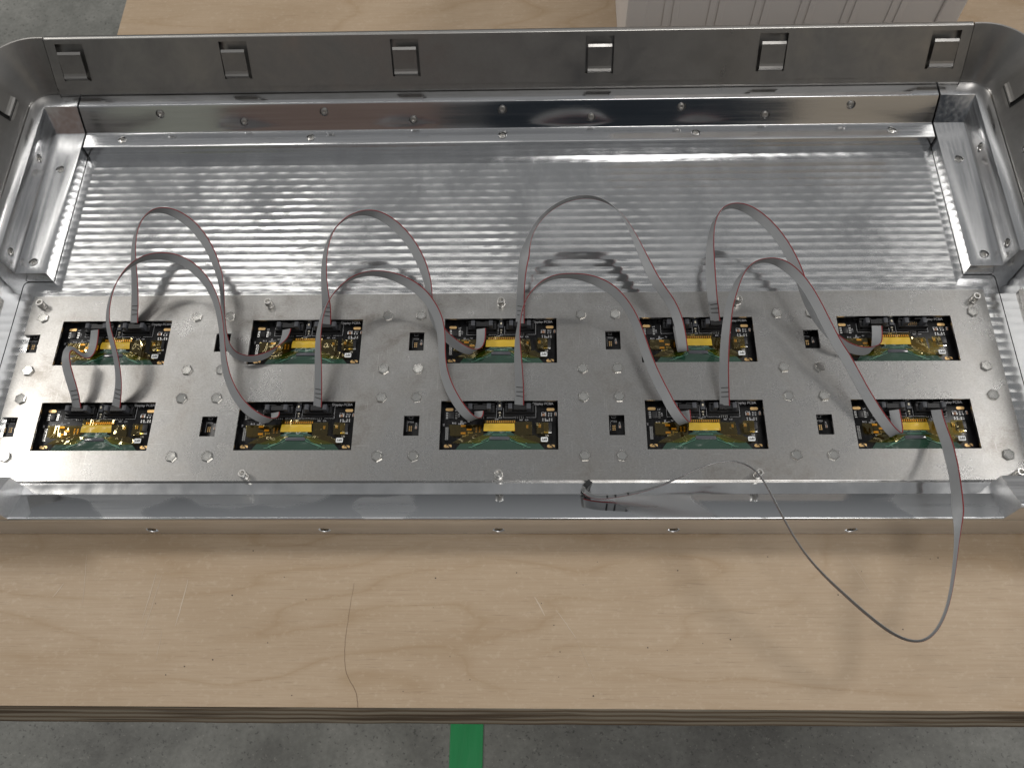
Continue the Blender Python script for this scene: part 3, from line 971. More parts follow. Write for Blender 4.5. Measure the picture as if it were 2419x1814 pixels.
# curled black leads lying over the slots
def curl(u, v, s):
    bm = bmesh.new()
    pts = [Vector((u + s * a, v + b, 0)) for a, b in ((-5.5, 2.8), (-2.8, 1.9), (-0.8, -0.6), (1.0, -1.2), (1.6, 0.2))]
    pts = smooth2([(p.x * mm, -p.y * mm) for p in pts], 4)
    strip(bm, pts, [0.0016 - 0.0010 * i / len(pts) for i in range(len(pts))], ZP + 0.0009)
    return bm_mesh(bm, 'lead', M['black'])
for u, v, s in ((9.4, 56.2, -1), (136.1, 56.6, -1)):
    PARTS.append(('lead', curl(u, v, s), []))
def header(ul, ur):
    bm = bmesh.new()
    um = (ul + ur) / 2
    y0, y1 = 3.0, 15.0
    # shroud: long tub with open slot, taller cheeks at the latches
    for a in ((ul + 2, ur - 2, y1 - 1.2, y1, ZP, -0.0015), (ul + 2, um - 3, y0, y0 + 1.2, ZP, -0.0015), (um + 3, ur - 2, y0, y0 + 1.2, ZP, -0.0015),
              (ul + 2, ul + 5, y0, y1, ZP, -0.0035), (ur - 5, ur - 2, y0, y1, ZP, -0.0035), (ul + 2, ur - 2, y0, y1, ZP, -0.0085),
              (ul + 1, ur - 1, y1, y1 + 2.2, ZP, -0.0075)):
        box(bm, a[0] * mm, a[1] * mm, -a[3] * mm, -a[2] * mm, a[4], a[5])
    bevel(bm, 0.0002, 1)
    h = bm_mesh(bm, 'header', M['black'])
    ls = []
    for c in (ul + 8.2, ur - 8.2):
        bm = bmesh.new()
        box(bm, (c - 2.6) * mm, (c + 2.6) * mm, -13.8 * mm, -6.2 * mm, -0.009, 0.0066)
        for v_ in bm.verts:
            if v_.co.z > 0: v_.co.x += (0.0004 if c < um else -0.0004)
        bevel(bm, 0.0007, 2)
        ls.append(('latch', bm_mesh(bm, 'latch', M['latch'], True, 0.5)))
    # rows of contact pins inside the tub
    bm = bmesh.new()
    for i in range(5):
        for j in range(2):
            x, y = um - 5.08 + i * 2.54, 7.8 + j * 2.54
            box(bm, (x - .3) * mm, (x + .3) * mm, -(y + .3) * mm, -(y - .3) * mm, ZP, -0.0045)
    ls.append(('contact_pins', bm_mesh(bm, 'contact_pins', M['gold'])))
    return ('header', h, ls)
HA, HB = (28.2, 68.4), (77.6, 117.4)
PARTS.append(header(*HA)); PARTS.append(header(*HB))
# so-8 package
bm = bmesh.new()
for k in range(4):
    for u0, u1 in ((5.6, 8.4), (17.2, 20.0)):
        box(bm, u0 * mm, u1 * mm, -(12.6 + k * 2.4) * mm, -(11.4 + k * 2.4) * mm, ZP, ZP + 0.0005)
soic_pins = bm_mesh(bm, 'chip_pins', M['tin'])
PARTS.append(('memory_chip', lboxm(9.4, 15.9, 11.0, 20.4, ZP, ZP + 0.0019, M['black'], 'memory_chip', 0.0004), [('chip_pins', soic_pins)]))
# slide switch between the headers
PARTS.append(('switch', lboxm(69.6, 75.6, -0.5, 9.3, ZP, ZP + 0.003, M['latch'], 'switch', 0.0004),
              [('switch_knob', lboxm(71.6, 73.6, 2.0, 5.2, ZP + 0.003, ZP + 0.0042, M['ivory'], 'switch_knob', 0.0002))]))
PARTS.append(('resistor', lboxm(71.4, 74.0, 10.8, 12.4, ZP, ZP + 0.0007, M['ivory'], 'resistor', 0.0001), []))
PARTS.append(('resistor', lboxm(72.0, 73.4, 14.0, 16.4, ZP, ZP + 0.0006, M['ivory'], 'resistor', 0.0001), []))
# power transistor
PARTS.append(('transistor', lboxm(127.4, 137.2, 26.2, 36.6, ZP, ZP + 0.0032, M['black'], 'transistor', 0.0004),
              [('transistor_tab', lboxm(127.9, 136.9, 36.6, 39.4, ZP, ZP + 0.0007, M['tin'], 'transistor_tab', 0.0002))]))
# chip capacitors with bright ends
def cap(u, v, w, h, body):
    bm = bmesh.new()
    box(bm, (u - w / 2) * mm, (u - w / 2 + w * .22) * mm, -(v + h / 2) * mm, -(v - h / 2) * mm, ZP, ZP + 0.0013)
    box(bm, (u + w / 2 - w * .22) * mm, (u + w / 2) * mm, -(v + h / 2) * mm, -(v - h / 2) * mm, ZP, ZP + 0.0013)
    e = bm_mesh(bm, 'end_cap', M['tin'])
    return ('capacitor', lboxm(u - w * .3, u + w * .3, v - h / 2 + .1, v + h / 2 - .1, ZP, ZP + 0.00135, body, 'capacitor', 0.0001), [('end_cap', e)])
PARTS.append(cap(127.4, 15.2, 6.0, 3.4, M['cap_body'])); PARTS.append(cap(135.2, 16.4, 4.6, 2.4, M['latch']))
PARTS.append(cap(122.4, 30.0, 3.2, 4.6, M['cap_body'])); PARTS.append(cap(107.0, 31.0, 2.6, 4.4, M['cap_body'])); PARTS.append(cap(142.2, 14.5, 2.6, 4.0, M['cap_body']))
PARTS.append(cap(-31.0, 31.8, 2.6, 3.6, M['cap_body']))
# loose pads and pin rows
bm = bmesh.new()
for u in (126.4, 129.4, 134.6, 137.4):
    for v in (20.2, 22.4):
        rect(bm, u - .7, u + .7, v - .8, v + .8, ZP + 0.0002)
for k in range(5):
    rect(bm, 92.4 + k * 2.3, 93.1 + k * 2.3, 14.6, 19.8, ZP + 0.0003)
    rect(bm, 43.0 + k * 2.3, 43.7 + k * 2.3, 16.2, 19.8, ZP + 0.0003)
for k in range(26):
    rect(bm, 5.6, 7.6, 31.2 + k * .66, 31.55 + k * .66, ZP + 0.0003)
    rect(bm, 7.9, 9.3, 31.2 + k * .66, 31.55 + k * .66, ZP + 0.0003)
for k in range(2):
    rect(bm, 26.0 + k * 2.4, 27.2 + k * 2.4, -1.6, .2, ZP + 0.0003)
PARTS.append(('tinned_pads', bm_mesh(bm, 'tinned_pads', M['tin']), []))
bm = bmesh.new()
for u, v in ((27.7, 29.7), (35.1, 34.6), (27.8, 39.4)):
    box(bm, (u - 3.0) * mm, (u + 3.0) * mm, -(v + 1.2) * mm, -(v - 1.2) * mm, ZP, ZP + 0.0009)
for k in range(6):
    u, v = -39.3 + (k % 2) * 2.2, 30.3 + (k // 2) * 2.5
    pts = [((u + .8 * math.cos(a * math.pi / 5)) * mm, (-v + .8 * math.sin(a * math.pi / 5)) * mm) for a in range(10)]
    prism(bm, pts, ZP, ZP + 0.0003)
for k in range(14):
    rect(bm, 56.5 + k * 2.6, 57.9 + k * 2.6, 22.4, 25.2, ZP + 0.0003)
for i in range(2):
    for j in range(4):
        rect(bm, 43.0 + i * 4.2, 44.8 + i * 4.2, 31.5 + j * 1.9, 32.2 + j * 1.9, ZP + 0.0002)
bmesh.ops.recalc_face_normals(bm, faces=bm.faces)
PARTS.append(('gold_pads', bm_mesh(bm, 'gold_pads', M['gold']), []))
# green flex tail with chip and traces, olive wings
def poly_sheet(pts, z0, z1, mat, name, sag=0.0):
    bm = bmesh.new()
    prism(bm, [(p[0] * mm, -p[1] * mm) for p in pts], z0, z1)
    bmesh.ops.recalc_face_normals(bm, faces=bm.faces)
    return bm_mesh(bm, name, mat)
def flex_sheet(rows, z, mat, name, seed, amp=0.0004):
    r = random.Random(seed)
    bm = bmesh.new(); g = []
    for v, u0, u1, zz in rows:
        n_ = 18
        g.append([bm.verts.new(((u0 + (u1 - u0) * i / n_) * mm, -v * mm, z + zz + amp * math.sin(i * 0.9 + v * 0.4) + amp * .6 * (r.random() - .5))) for i in range(n_ + 1)])
    for a, b in zip(g, g[1:]):
        for i in range(len(a) - 1):
            bm.faces.new((a[i], b[i], b[i + 1], a[i + 1]))
    bmesh.ops.recalc_face_normals(bm, faces=bm.faces)
    return bm_mesh(bm, name, mat, True)
ZX = ZP + 0.0022
bm = bmesh.new()
def tl(pts, w=0.45):
    strip(bm, [(p[0] * mm, -p[1] * mm) for p in pts], w * mm, ZX + 0.0010)
for s in (-1, 1):
    c0 = 73.0
    tl([(c0 + s * 12.8, 45.2), (c0 + s * 13.2, 45.8), (c0 + s * 33.5, 53.8), (c0 + s * 29.5, 55.6), (c0 + s * 14.0, 46.8)])
    tl([(c0 + s * 13.2, 47.4), (c0 + s * 13.2, 49.8), (c0 + s * 34.5, 59.0), (c0 + s * 38.0, 59.2)])
    tl([(c0 + s * 14.4, 50.6), (c0 + s * 33.0, 57.2), (c0 + s * 29.0, 59.6)])
    tl([(c0 + s * 13.6, 39.6), (c0 + s * 8.6, 39.6), (c0 + s * 8.6, 38.4)])
tl([(64, 42.4), (82, 42.4)], .5)
me_tr = bm_mesh(bm, 'traces', M['trace'])
flex = flex_sheet([(36.4, 58.4, 86.6, 0), (39.6, 57.8, 87.4, .0003), (42.5, 52.0, 93.0, .0003), (47.5, 42.0, 103.5, .0002), (52.0, 31.0, 118.0, 0), (53.4, 25.0, 121.5, 0), (61.5, 19.0, 128.5, -.0006), (66, 15, 132, -.0014)], ZX, M['flex'], 'flex_tail', 3, 0.00022)
PARTS.append(('flex_tail', flex, [('driver_chip', lboxm(60.5, 85.3, 45.1, 49.2, ZX, ZX + 0.0013, M['chip'], 'driver_chip', 0.0002)), ('traces', me_tr)]))
PARTS.append(('flex_cover', flex_sheet([(27.2, 54.0, 91.0, .0002), (29.5, 53.6, 91.4, .0008), (33, 53.2, 91.6, .0008), (37.4, 53.0, 92.0, 0)], ZX + 0.0002, M['amber'], 'flex_cover', 5, 0.00016), []))
# amber tape pieces (drawn after, above the parts)
def tape_set(seed):
    r = random.Random(seed)
    j = lambda a: a + (r.random() - .5) * 3
    o = [('amber_tape', wavy_sheet(j(11), j(53), 26 + r.random() * 3, j(43), ZP + 0.0022, 0.0006, 7, 4, M['kapton'], 'amber_tape', seed, r.random() * 3), []),
         ('amber_tape', wavy_sheet(53, 93, j(21.5), 27.0, ZP + 0.0026, 0.0003, 6, 3, M['kapton'], 'amber_tape', seed + 1), []),
         ('amber_tape', wavy_sheet(j(92), j(112), j(26), j(43.5), ZP + 0.0023, 0.0007, 5, 4, M['kapton'], 'amber_tape', seed + 2, r.random() * 3), []),
         ('amber_tape', wavy_sheet(j(118), j(128) + 4, j(26), j(42), ZP + 0.0034, 0.0006, 4, 4, M['kapton'], 'amber_tape', seed + 3), []),
         ('amber_tape', wavy_sheet(22, 56, 43.5, 53.5, ZX + 0.0009, 0.0005, 9, 4, M['kapton'], 'amber_tape', seed + 4, -16), []),
         ('amber_tape', wavy_sheet(90, 124, 43.5, 53.5, ZX + 0.0009, 0.0005, 9, 4, M['kapton'], 'amber_tape', seed + 5, 16), [])]
    return o
# sticker
PARTS_ST = ('sticker', poly_sheet([(p.x, p.y) for p in rounded([(123.8, 46.0), (132.4, 46.0), (132.4, 52.2), (123.8, 52.2)], 1.4, 3, True)], ZX + 0.0012, ZX + 0.0014, M['sticker'], 'sticker'),
            [('lettering', text_mesh('FPT', 0.0042, M['ink'], math.pi, (0.1281, -0.0486, ZX + 0.0016), bold=0.00012))])
# silkscreen
zs_ = ZP + 0.00025
bm = bmesh.new()
def sl_(pts, w=0.35):
    strip(bm, [(p[0] * mm, -p[1] * mm) for p in pts], w * mm, zs_)
for ul, ur in (HA, HB):
    sl_([(ul - .4, 18.3), (ul + 15, 18.3)]); sl_([(ur - 12, 18.3), (ur + .3, 18.3), (ur + .3, 1.5)]); sl_([(ul - .4, 18.3), (ul - .4, 6)])
sl_([(-40.4, 15.0), (-40.4, 19.6), (-36.0, 19.6), (-36.0, 15.0)]); sl_([(-42.2, 22), (-42.2, 37)], .2)
sl_([(24.5, 28.0), (24.5, 25.0), (31.0, 25.0)]); sl_([(30, 42), (34, 42), (34, 37)])
for k in range(6): sl_([(114.5 + k * 5.4, -4.0), (115.2 + k * 5.4, -4.0)], .8)
me_l = bm_mesh(bm, 'outlines', M['silk'])
tx = []
for body, size, u, v, rot in [('C34', 3.4, 127.4, 12.4, 0), ('R12', 3.2, 135.6, 13.0, 0), ('R61', 3.2, 132, 22.6, 0), ('U6', 3.4, 131.5, 42.6, 0), ('U7', 3.0, 18.6, 8.4, 0), ('R13', 3.2, 16.2, 25.8, 0), ('J3', 3.2, 25.2, 23.6, 0),
                              ('MOSI', 3.0, 24.9, 26.9, 0), ('Sel', 2.6, 34.0, 23.4, 0), ('SCLK', 2.8, 36.5, 38.6, 0), ('D/C', 2.8, 29.0, 43.2, 0), ('ON', 3.0, 72.6, -1.6, 0), ('R59', 2.8, 73.4, 18.6, 0), ('C40', 2.8, 69.0, 20.6, 0), ('U2', 2.8, 3.4, 28.0, math.pi / 2),
                              ('R37', 2.6, 99.5, 21.8, 0), ('C31', 2.6, 106.5, 21.8, 0), ('C38', 2.8, 21.8, 15.2, math.pi / 2), ('C32', 3.0, 142.4, 13.6, math.pi / 2), ('FTDI', 3.3, -37.8, 24.3, 0), ('C24', 3.0, -31.0, 27.6, math.pi / 2)]:
    tx.append(text_mesh(body, size * mm, M['silk'], rot, (u * mm, -v * mm, zs_)))
tx.append(me_l)
PARTS.append(('silkscreen_print', join_meshes(tx, 'silkscreen_print', M['silk']), []))
PARTS.append(('lettering', text_mesh('Display PCBA', 0.0046, M['silk'], 0, (0.1266, 0.0003, zs_), bold=0.00008), []))

STUFF = ('silkscreen_print', 'tinned_pads', 'gold_pads')
ORD = ('first', 'second', 'third', 'fourth', 'fifth')
ROWN = ('far', 'near')
variants = [tape_set(100 + 10 * k) for k in range(5)]
for r in range(2):
    for c in range(5):
        b = thing('display_board', 'black display circuit board in the %s window from the left of the %s row' % (ORD[c], ROWN[r]), 'circuit board', (c * S + (rnd.random() - .5) * 0.0006, -r * RV + (rnd.random() - .5) * 0.0006, 0), 'display boards under the plate windows')
        for name, me, subs in PARTS + variants[(c * 2 + r * 3) % 5] + [PARTS_ST]:
            p_ = link(name, me, b, kind='stuff' if name in STUFF else None)
            for n2, m2 in subs:
                link(n2, m2, p_)

# ------------------------------------------------------------------ ribbon cables
CABLES = {
 'far_1_2': [(0.09683,-0.00505,0.004,0.00686,-0.00123,0.00207),(0.09744,0.01197,0.011,0.00681,-0.00144,0.00234),(0.09931,0.02894,0.022,0.00674,-0.00165,0.00259),(0.09901,0.04646,0.032,0.00665,-0.00185,0.00279),(0.09756,0.06459,0.041,0.00608,-0.00244,0.00359),(0.09603,0.0841,0.048,0.00519,-0.00293,0.00417),(0.09626,0.10512,0.053,0.00448,-0.00223,0.00477),(0.1018,0.1245,0.057,0.00408,-0.00216,0.0049),(0.11446,0.13515,0.06,0.00299,-0.00147,0.00525),(0.13341,0.13567,0.061,0.00283,-0.0008,0.00536),(0.15301,0.1279,0.06,0.00354,0.00301,0.00429),(0.17455,0.11391,0.056,0.00414,0.00395,0.00291),(0.19158,0.09317,0.051,0.00548,0.00271,0.00233),(0.20578,0.06803,0.045,0.00634,-0.00019,0.00305),(0.21575,0.04323,0.039,0.00594,-0.00193,0.00365),(0.21929,0.02516,0.034,0.00437,-0.00291,0.00463),(0.21983,0.00956,0.029,0.00401,-0.00328,0.00462),(0.22045,-0.00612,0.024,0.0049,-0.00192,0.00473),(0.22483,-0.03352,0.02,0.00484,0.0007,0.00491),(0.23159,-0.05254,0.017,0.00402,0.00209,0.005),(0.23978,-0.05986,0.014,0.00303,0.00163,0.00561),(0.25234,-0.0638,0.011,0.00229,0.00156,0.0058),(0.26688,-0.0632,0.009,0.00146,0.00172,0.00585),(0.28112,-0.05783,0.008,0.00011,0.00197,0.00569),(0.29156,-0.04589,0.007,0.00421,0.0016,0.00502),(0.29897,-0.03329,0.006,0.00595,0.00099,0.00321),(0.30042,-0.02287,0.0045,0.00649,-0.00038,0.00217),(0.29983,-0.01643,0.004,0.00652,-0.00083,0.00202)],
 'near_1_2': [(0.09753,-0.12541,0.004,0.00691,-0.00079,0.00168),(0.10036,-0.11558,0.011,0.00686,-0.00118,0.00247),(0.10403,-0.10349,0.02,0.00662,-0.00129,0.00329),(0.10419,-0.09096,0.028,0.00609,-0.00128,0.00416),(0.10134,-0.07744,0.034,0.00577,-0.00104,0.00453),(0.09808,-0.06337,0.039,0.00564,-0.00083,0.00464),(0.0923,-0.04867,0.043,0.00596,-0.00222,0.00396),(0.08627,-0.03503,0.046,0.00544,-0.00247,0.0043),(0.08479,-0.02304,0.049,0.00485,-0.00267,0.00455),(0.08301,-0.00479,0.051,0.0046,-0.00279,0.0046),(0.0848,0.00998,0.053,0.00405,-0.0022,0.00501),(0.08836,0.02602,0.055,0.00356,-0.00111,0.00536),(0.09487,0.0405,0.056,0.0032,-0.0003,0.00547),(0.10463,0.05224,0.057,0.00293,-0.00012,0.0055),(0.11762,0.06022,0.058,0.00259,0.00031,0.00552),(0.13305,0.06411,0.058,0.00248,0.00054,0.00552),(0.14895,0.06342,0.057,0.00255,0.00162,0.00534),(0.1643,0.06012,0.056,0.00301,0.00303,0.00466),(0.18015,0.05157,0.054,0.00362,0.00429,0.00312),(0.19531,0.03854,0.051,0.00467,0.00317,0.00339),(0.20662,0.024,0.048,0.00581,0.00055,0.00385),(0.21515,0.0103,0.045,0.00572,-0.001,0.00418),(0.22146,-0.0074,0.042,0.00559,-0.00144,0.00427),(0.22722,-0.02828,0.039,0.00544,-0.00202,0.00427),(0.22987,-0.04579,0.036,0.00498,-0.00222,0.00459),(0.23236,-0.06273,0.033,0.00532,-0.00203,0.0044),(0.23497,-0.07951,0.03,0.00595,-0.00166,0.00381),(0.24076,-0.09779,0.027,0.00612,-0.00024,0.00375),(0.24958,-0.11589,0.024,0.00594,0.00121,0.00353),(0.2624,-0.13177,0.02,0.00507,0.00286,0.00351),(0.26594,-0.13397,0.016,0.00511,0.00328,0.00259),(0.27813,-0.14353,0.013,0.00445,0.0031,0.00412),(0.28891,-0.14814,0.01,0.00376,0.00252,0.00515),(0.29571,-0.14676,0.006,0.00428,0.00116,0.00538),(0.29953,-0.14232,0.002,0.00589,0.00037,0.00388),(0.29967,-0.1375,0.002,0.00637,-0.00081,0.00288),(0.29919,-0.13392,0.003,0.00656,-0.00087,0.00191)],
 'far_2_3': [(0.3507,-0.00885,0.004,0.00649,-9e-05,0.00094),(0.35188,-0.00017,0.012,0.00648,6e-05,0.00101),(0.35247,0.0129,0.02,0.00624,0.00024,0.00249),(0.35263,0.01053,0.024,0.00622,-0.00055,0.00275),(0.35135,0.02468,0.031,0.00572,-0.00213,0.00336),(0.3488,0.04351,0.038,0.00527,-0.0025,0.00381),(0.34874,0.06306,0.044,0.0046,-0.00194,0.00461),(0.35119,0.0834,0.049,0.0039,-0.00226,0.00493),(0.35606,0.09976,0.053,0.00315,-0.00249,0.00515),(0.36451,0.11254,0.056,0.00232,-0.00204,0.00545),(0.37892,0.12459,0.058,0.00202,-0.00146,0.00557),(0.39878,0.13048,0.059,0.00192,-0.00149,0.00557),(0.41725,0.12632,0.059,0.00236,0.00146,0.00525),(0.43588,0.11413,0.057,0.00342,0.00422,0.00312),(0.45357,0.09673,0.054,0.0046,0.00339,0.00269),(0.46708,0.07787,0.05,0.00575,0.00195,0.00196),(0.47874,0.05453,0.046,0.00607,0.00112,0.00175),(0.48568,0.0327,0.042,0.00487,-0.00209,0.00395),(0.48822,0.01395,0.039,0.00467,-0.0025,0.004),(0.48678,0.01385,0.037,0.00467,-0.0025,0.004),(0.48889,-0.00131,0.033,0.00463,-0.00097,0.0045),(0.49295,-0.01639,0.029,0.00467,0.00053,0.00442),(0.50036,-0.02969,0.025,0.00446,0.00272,0.00366),(0.51082,-0.03983,0.02,0.00391,0.00385,0.00321),(0.52435,-0.04934,0.016,0.00298,0.00309,0.00465),(0.53624,-0.05493,0.012,0.0026,0.00184,0.00546),(0.54498,-0.05491,0.008,0.00365,0.00028,0.00523),(0.55135,-0.04771,0.004,0.00523,-0.0003,0.00371),(0.55282,-0.03514,0.003,0.00607,-0.00075,0.00193),(0.5528,-0.02527,0.004,0.00621,-0.0008,0.00136),(0.55262,-0.01741,0.004,0.00622,-0.00078,0.0013)],
 'near_2_3': [(0.3513,-0.12652,0.004,0.00632,-0.00115,0.00249),(0.35327,-0.11446,0.013,0.00614,-0.0014,0.00293),(0.3537,-0.0997,0.023,0.00593,-0.00164,0.00329),(0.35423,-0.08681,0.03,0.00603,-0.0016,0.0031),(0.35403,-0.07393,0.037,0.00547,-0.0009,0.0042),(0.3532,-0.05719,0.043,0.00503,-0.00164,0.0045),(0.35366,-0.04433,0.047,0.00452,-0.00145,0.00494),(0.35546,-0.03084,0.05,0.00374,-0.00172,0.00531),(0.35818,-0.01669,0.052,0.00319,-0.00217,0.00538),(0.36204,-0.00389,0.053,0.00246,-0.00202,0.00561),(0.3691,0.00803,0.054,0.00232,-0.00153,0.00573),(0.37974,0.02088,0.055,0.00223,-0.00117,0.00577),(0.39267,0.03083,0.056,0.00195,-0.00079,0.00583),(0.40785,0.03595,0.056,0.00167,-0.0006,0.00587),(0.42444,0.03579,0.056,0.00154,8e-05,0.00587),(0.44108,0.03238,0.055,0.00188,0.00168,0.00553),(0.45675,0.0262,0.053,0.00269,0.00365,0.00426),(0.47241,0.01727,0.05,0.00355,0.00419,0.00312),(0.48397,0.00969,0.046,0.00406,0.00365,0.00319),(0.49442,-0.00844,0.042,0.00457,0.00346,0.00274),(0.50043,-0.01821,0.038,0.00587,0.00116,0.00236),(0.50404,-0.03136,0.034,0.00608,-0.00094,0.00219),(0.50588,-0.04667,0.031,0.00479,-0.0022,0.00396),(0.50599,-0.06071,0.029,0.00505,-0.00202,0.00374),(0.50641,-0.07412,0.026,0.0049,-0.00178,0.00403),(0.50878,-0.0896,0.024,0.00525,-0.00035,0.00392),(0.51401,-0.10608,0.021,0.00539,0.00124,0.00343),(0.52239,-0.12243,0.018,0.0053,0.00274,0.00237),(0.5323,-0.1366,0.014,0.0046,0.00351,0.00277),(0.54151,-0.14608,0.011,0.00378,0.00192,0.00497),(0.54656,-0.14661,0.006,0.00398,0.00011,0.00518),(0.55162,-0.1433,0.002,0.00574,-0.0002,0.00296),(0.55267,-0.13852,0.002,0.00576,-0.00106,0.00271),(0.5526,-0.13305,0.003,0.00602,-0.00095,0.00207)],
 'far_3_4': [(0.60264,-0.00988,0.004,0.00572,-0.00137,0.00232),(0.6032,0.00314,0.012,0.00542,-0.00168,0.00279),(0.60332,0.02202,0.022,0.00541,-0.00174,0.00276),(0.60381,0.01526,0.024,0.00518,-0.00192,0.00308),(0.60449,0.0373,0.033,0.0048,-0.00224,0.00345),(0.60672,0.06006,0.041,0.00363,-0.00289,0.00429),(0.61053,0.07957,0.047,0.0023,0.003,-0.00507),(0.61712,0.10108,0.052,0.00194,0.00218,-0.00543),(0.62753,0.11741,0.056,0.0012,0.00215,-0.00558),(0.64458,0.13376,0.06,0.00109,0.00201,-0.0056),(0.66771,0.14673,0.062,0.00081,0.00164,-0.00566),(0.69374,0.15032,0.063,0.00034,0.00166,-0.00565),(0.71587,0.14251,0.062,0.00164,0.00132,-0.00563),(0.73643,0.12599,0.059,0.00119,0.00321,-0.0053),(0.74758,0.10029,0.054,0.00357,0.00379,-0.00433),(0.76091,0.06141,0.048,0.00515,0.00411,-0.002),(0.7731,0.02612,0.041,0.00494,0.00076,0.00309),(0.78389,0.02188,0.034,0.00484,-0.00027,0.00319),(0.79315,0.00964,0.028,0.00523,0.00043,0.00269),(0.80013,-0.00318,0.023,0.00512,-0.00075,0.00268),(0.80421,-0.01651,0.019,0.00605,5e-05,0.00103),(0.80586,-0.03031,0.016,0.00607,-0.00021,0.0009),(0.80718,-0.04233,0.013,0.00608,-0.00047,0.00078),(0.80851,-0.05206,0.009,0.00607,-0.00072,0.00065),(0.80929,-0.05534,0.004,0.0059,-0.00025,0.00137),(0.80921,-0.05015,-0.001,0.00552,-0.00032,0.00215),(0.80735,-0.03698,0,0.00578,-9e-05,0.00168),(0.80604,-0.02424,0.002,0.00579,-0.00055,0.00153),(0.80517,-0.01347,0.003,0.00582,-0.00081,0.00136)],
 'near_3_4': [(0.60209,-0.1252,0.004,0.00591,-0.00096,0.00206),(0.6028,-0.11243,0.013,0.00562,-0.00127,0.00263),(0.60261,-0.10006,0.021,0.00547,-0.00142,0.00285),(0.60155,-0.08774,0.029,0.00518,-0.00166,0.00323),(0.60073,-0.07443,0.035,0.0049,-0.00119,0.0038),(0.60018,-0.06057,0.04,0.00376,-0.00217,0.00459),(0.6005,-0.04946,0.044,0.00276,-0.00195,0.00531),(0.60153,-0.03775,0.047,0.00189,-0.00217,0.00559),(0.60371,-0.02372,0.049,0.0013,-0.00231,0.00569),(0.6068,-0.01129,0.051,0.00099,-0.0021,0.00579),(0.61108,-0.00128,0.052,0.00067,-0.00186,0.00588),(0.61761,0.00722,0.053,0.00034,-0.00112,0.00601),(0.6309,0.02484,0.054,0.00055,-0.00086,0.00597),(0.64731,0.03017,0.055,0.00028,-0.00089,0.00597),(0.66559,0.03022,0.055,0,-0.00022,0.006),(0.68482,0.02886,0.054,0.00031,0.00027,0.00594),(0.70034,0.02331,0.053,0.00279,0.0036,0.00399),(0.71745,0.01283,0.051,0.00384,0.00385,0.00294),(0.72093,0.0106,0.048,0.00462,0.00011,0.00369),(0.73324,-0.00136,0.045,0.00441,0.0002,0.00389),(0.74278,-0.01589,0.041,0.00448,-0.00069,0.00374),(0.74998,-0.03489,0.037,0.00426,-0.0009,0.00392),(0.7544,-0.05339,0.034,0.00473,-0.00027,0.0035),(0.75888,-0.07004,0.031,0.00524,0.00045,0.00285),(0.76467,-0.08818,0.028,0.00505,0.00085,0.00309),(0.77323,-0.10886,0.024,0.00532,0.00207,0.00231),(0.78363,-0.12648,0.02,0.00514,0.0026,0.00229),(0.78396,-0.13033,0.017,0.00504,0.00274,0.00237),(0.79321,-0.14481,0.013,0.00483,0.003,0.0025),(0.80062,-0.1528,0.009,0.00462,0.00161,0.00348),(0.80531,-0.15349,0.004,0.00429,-0.00012,0.00391),(0.80702,-0.14659,0,0.005,-0.00078,0.00287),(0.80637,-0.1399,0.001,0.00482,-0.0013,0.0029),(0.80583,-0.13363,0.003,0.00501,-0.00121,0.00267)],
 'far_4_5': [(0.8535,-0.00828,0.004,0.00551,-0.00075,0.00185),(0.85211,0.00172,0.011,0.00529,-0.00067,0.00227),(0.85035,0.0146,0.019,0.00528,-0.00071,0.00226),(0.84904,0.00195,0.018,0.00603,-0.00018,0.00091),(0.84807,0.02813,0.028,0.00586,2e-05,0.00137),(0.84697,0.05576,0.036,0.00473,-0.00122,0.00285),(0.84771,0.08024,0.042,0.00353,-0.00214,0.00375),(0.8501,0.10155,0.046,0.00198,-0.002,0.00481),(0.85481,0.11764,0.049,0.00091,-0.00189,0.00524),(0.86268,0.13086,0.051,6e-05,-0.00163,0.00548),(0.87281,0.13793,0.052,-0.00057,-0.00125,0.0056),(0.88576,0.13875,0.053,-0.00078,-0.00054,0.00564),(0.90016,0.13261,0.053,0.00091,0.00286,0.00473),(0.91555,0.11961,0.051,0.00263,0.0044,0.0032),(0.92969,0.10381,0.049,0.00361,0.00384,0.0029),(0.94097,0.08483,0.046,0.00532,0.00196,0.00193),(0.95028,0.06487,0.042,0.00551,0.00062,0.0018),(0.95722,0.04449,0.039,0.00411,-0.00097,0.00321),(0.96096,0.02502,0.035,0.00408,-0.00073,0.0033),(0.96478,0.00801,0.031,0.00507,0.00076,0.00242),(0.97152,-0.01002,0.027,0.00548,0.00164,0.00177),(0.98181,-0.02623,0.022,0.00504,0.00243,0.00216),(0.9968,-0.04454,0.018,0.00429,0.00334,0.00262),(1.00864,-0.0517,0.014,0.00093,0.00374,0.00458),(1.02142,-0.05554,0.011,4e-05,0.0036,0.00489),(1.0346,-0.05705,0.008,-0.00038,0.0029,0.0053),(1.0464,-0.05386,0.005,0.00062,0.00134,0.0054),(1.05471,-0.04356,0.003,0.00491,0.00069,0.00244),(1.05627,-0.02993,0.003,0.00586,-0.00019,0.00085),(1.05742,-0.01671,0.004,0.00586,-0.00018,0.00085)],
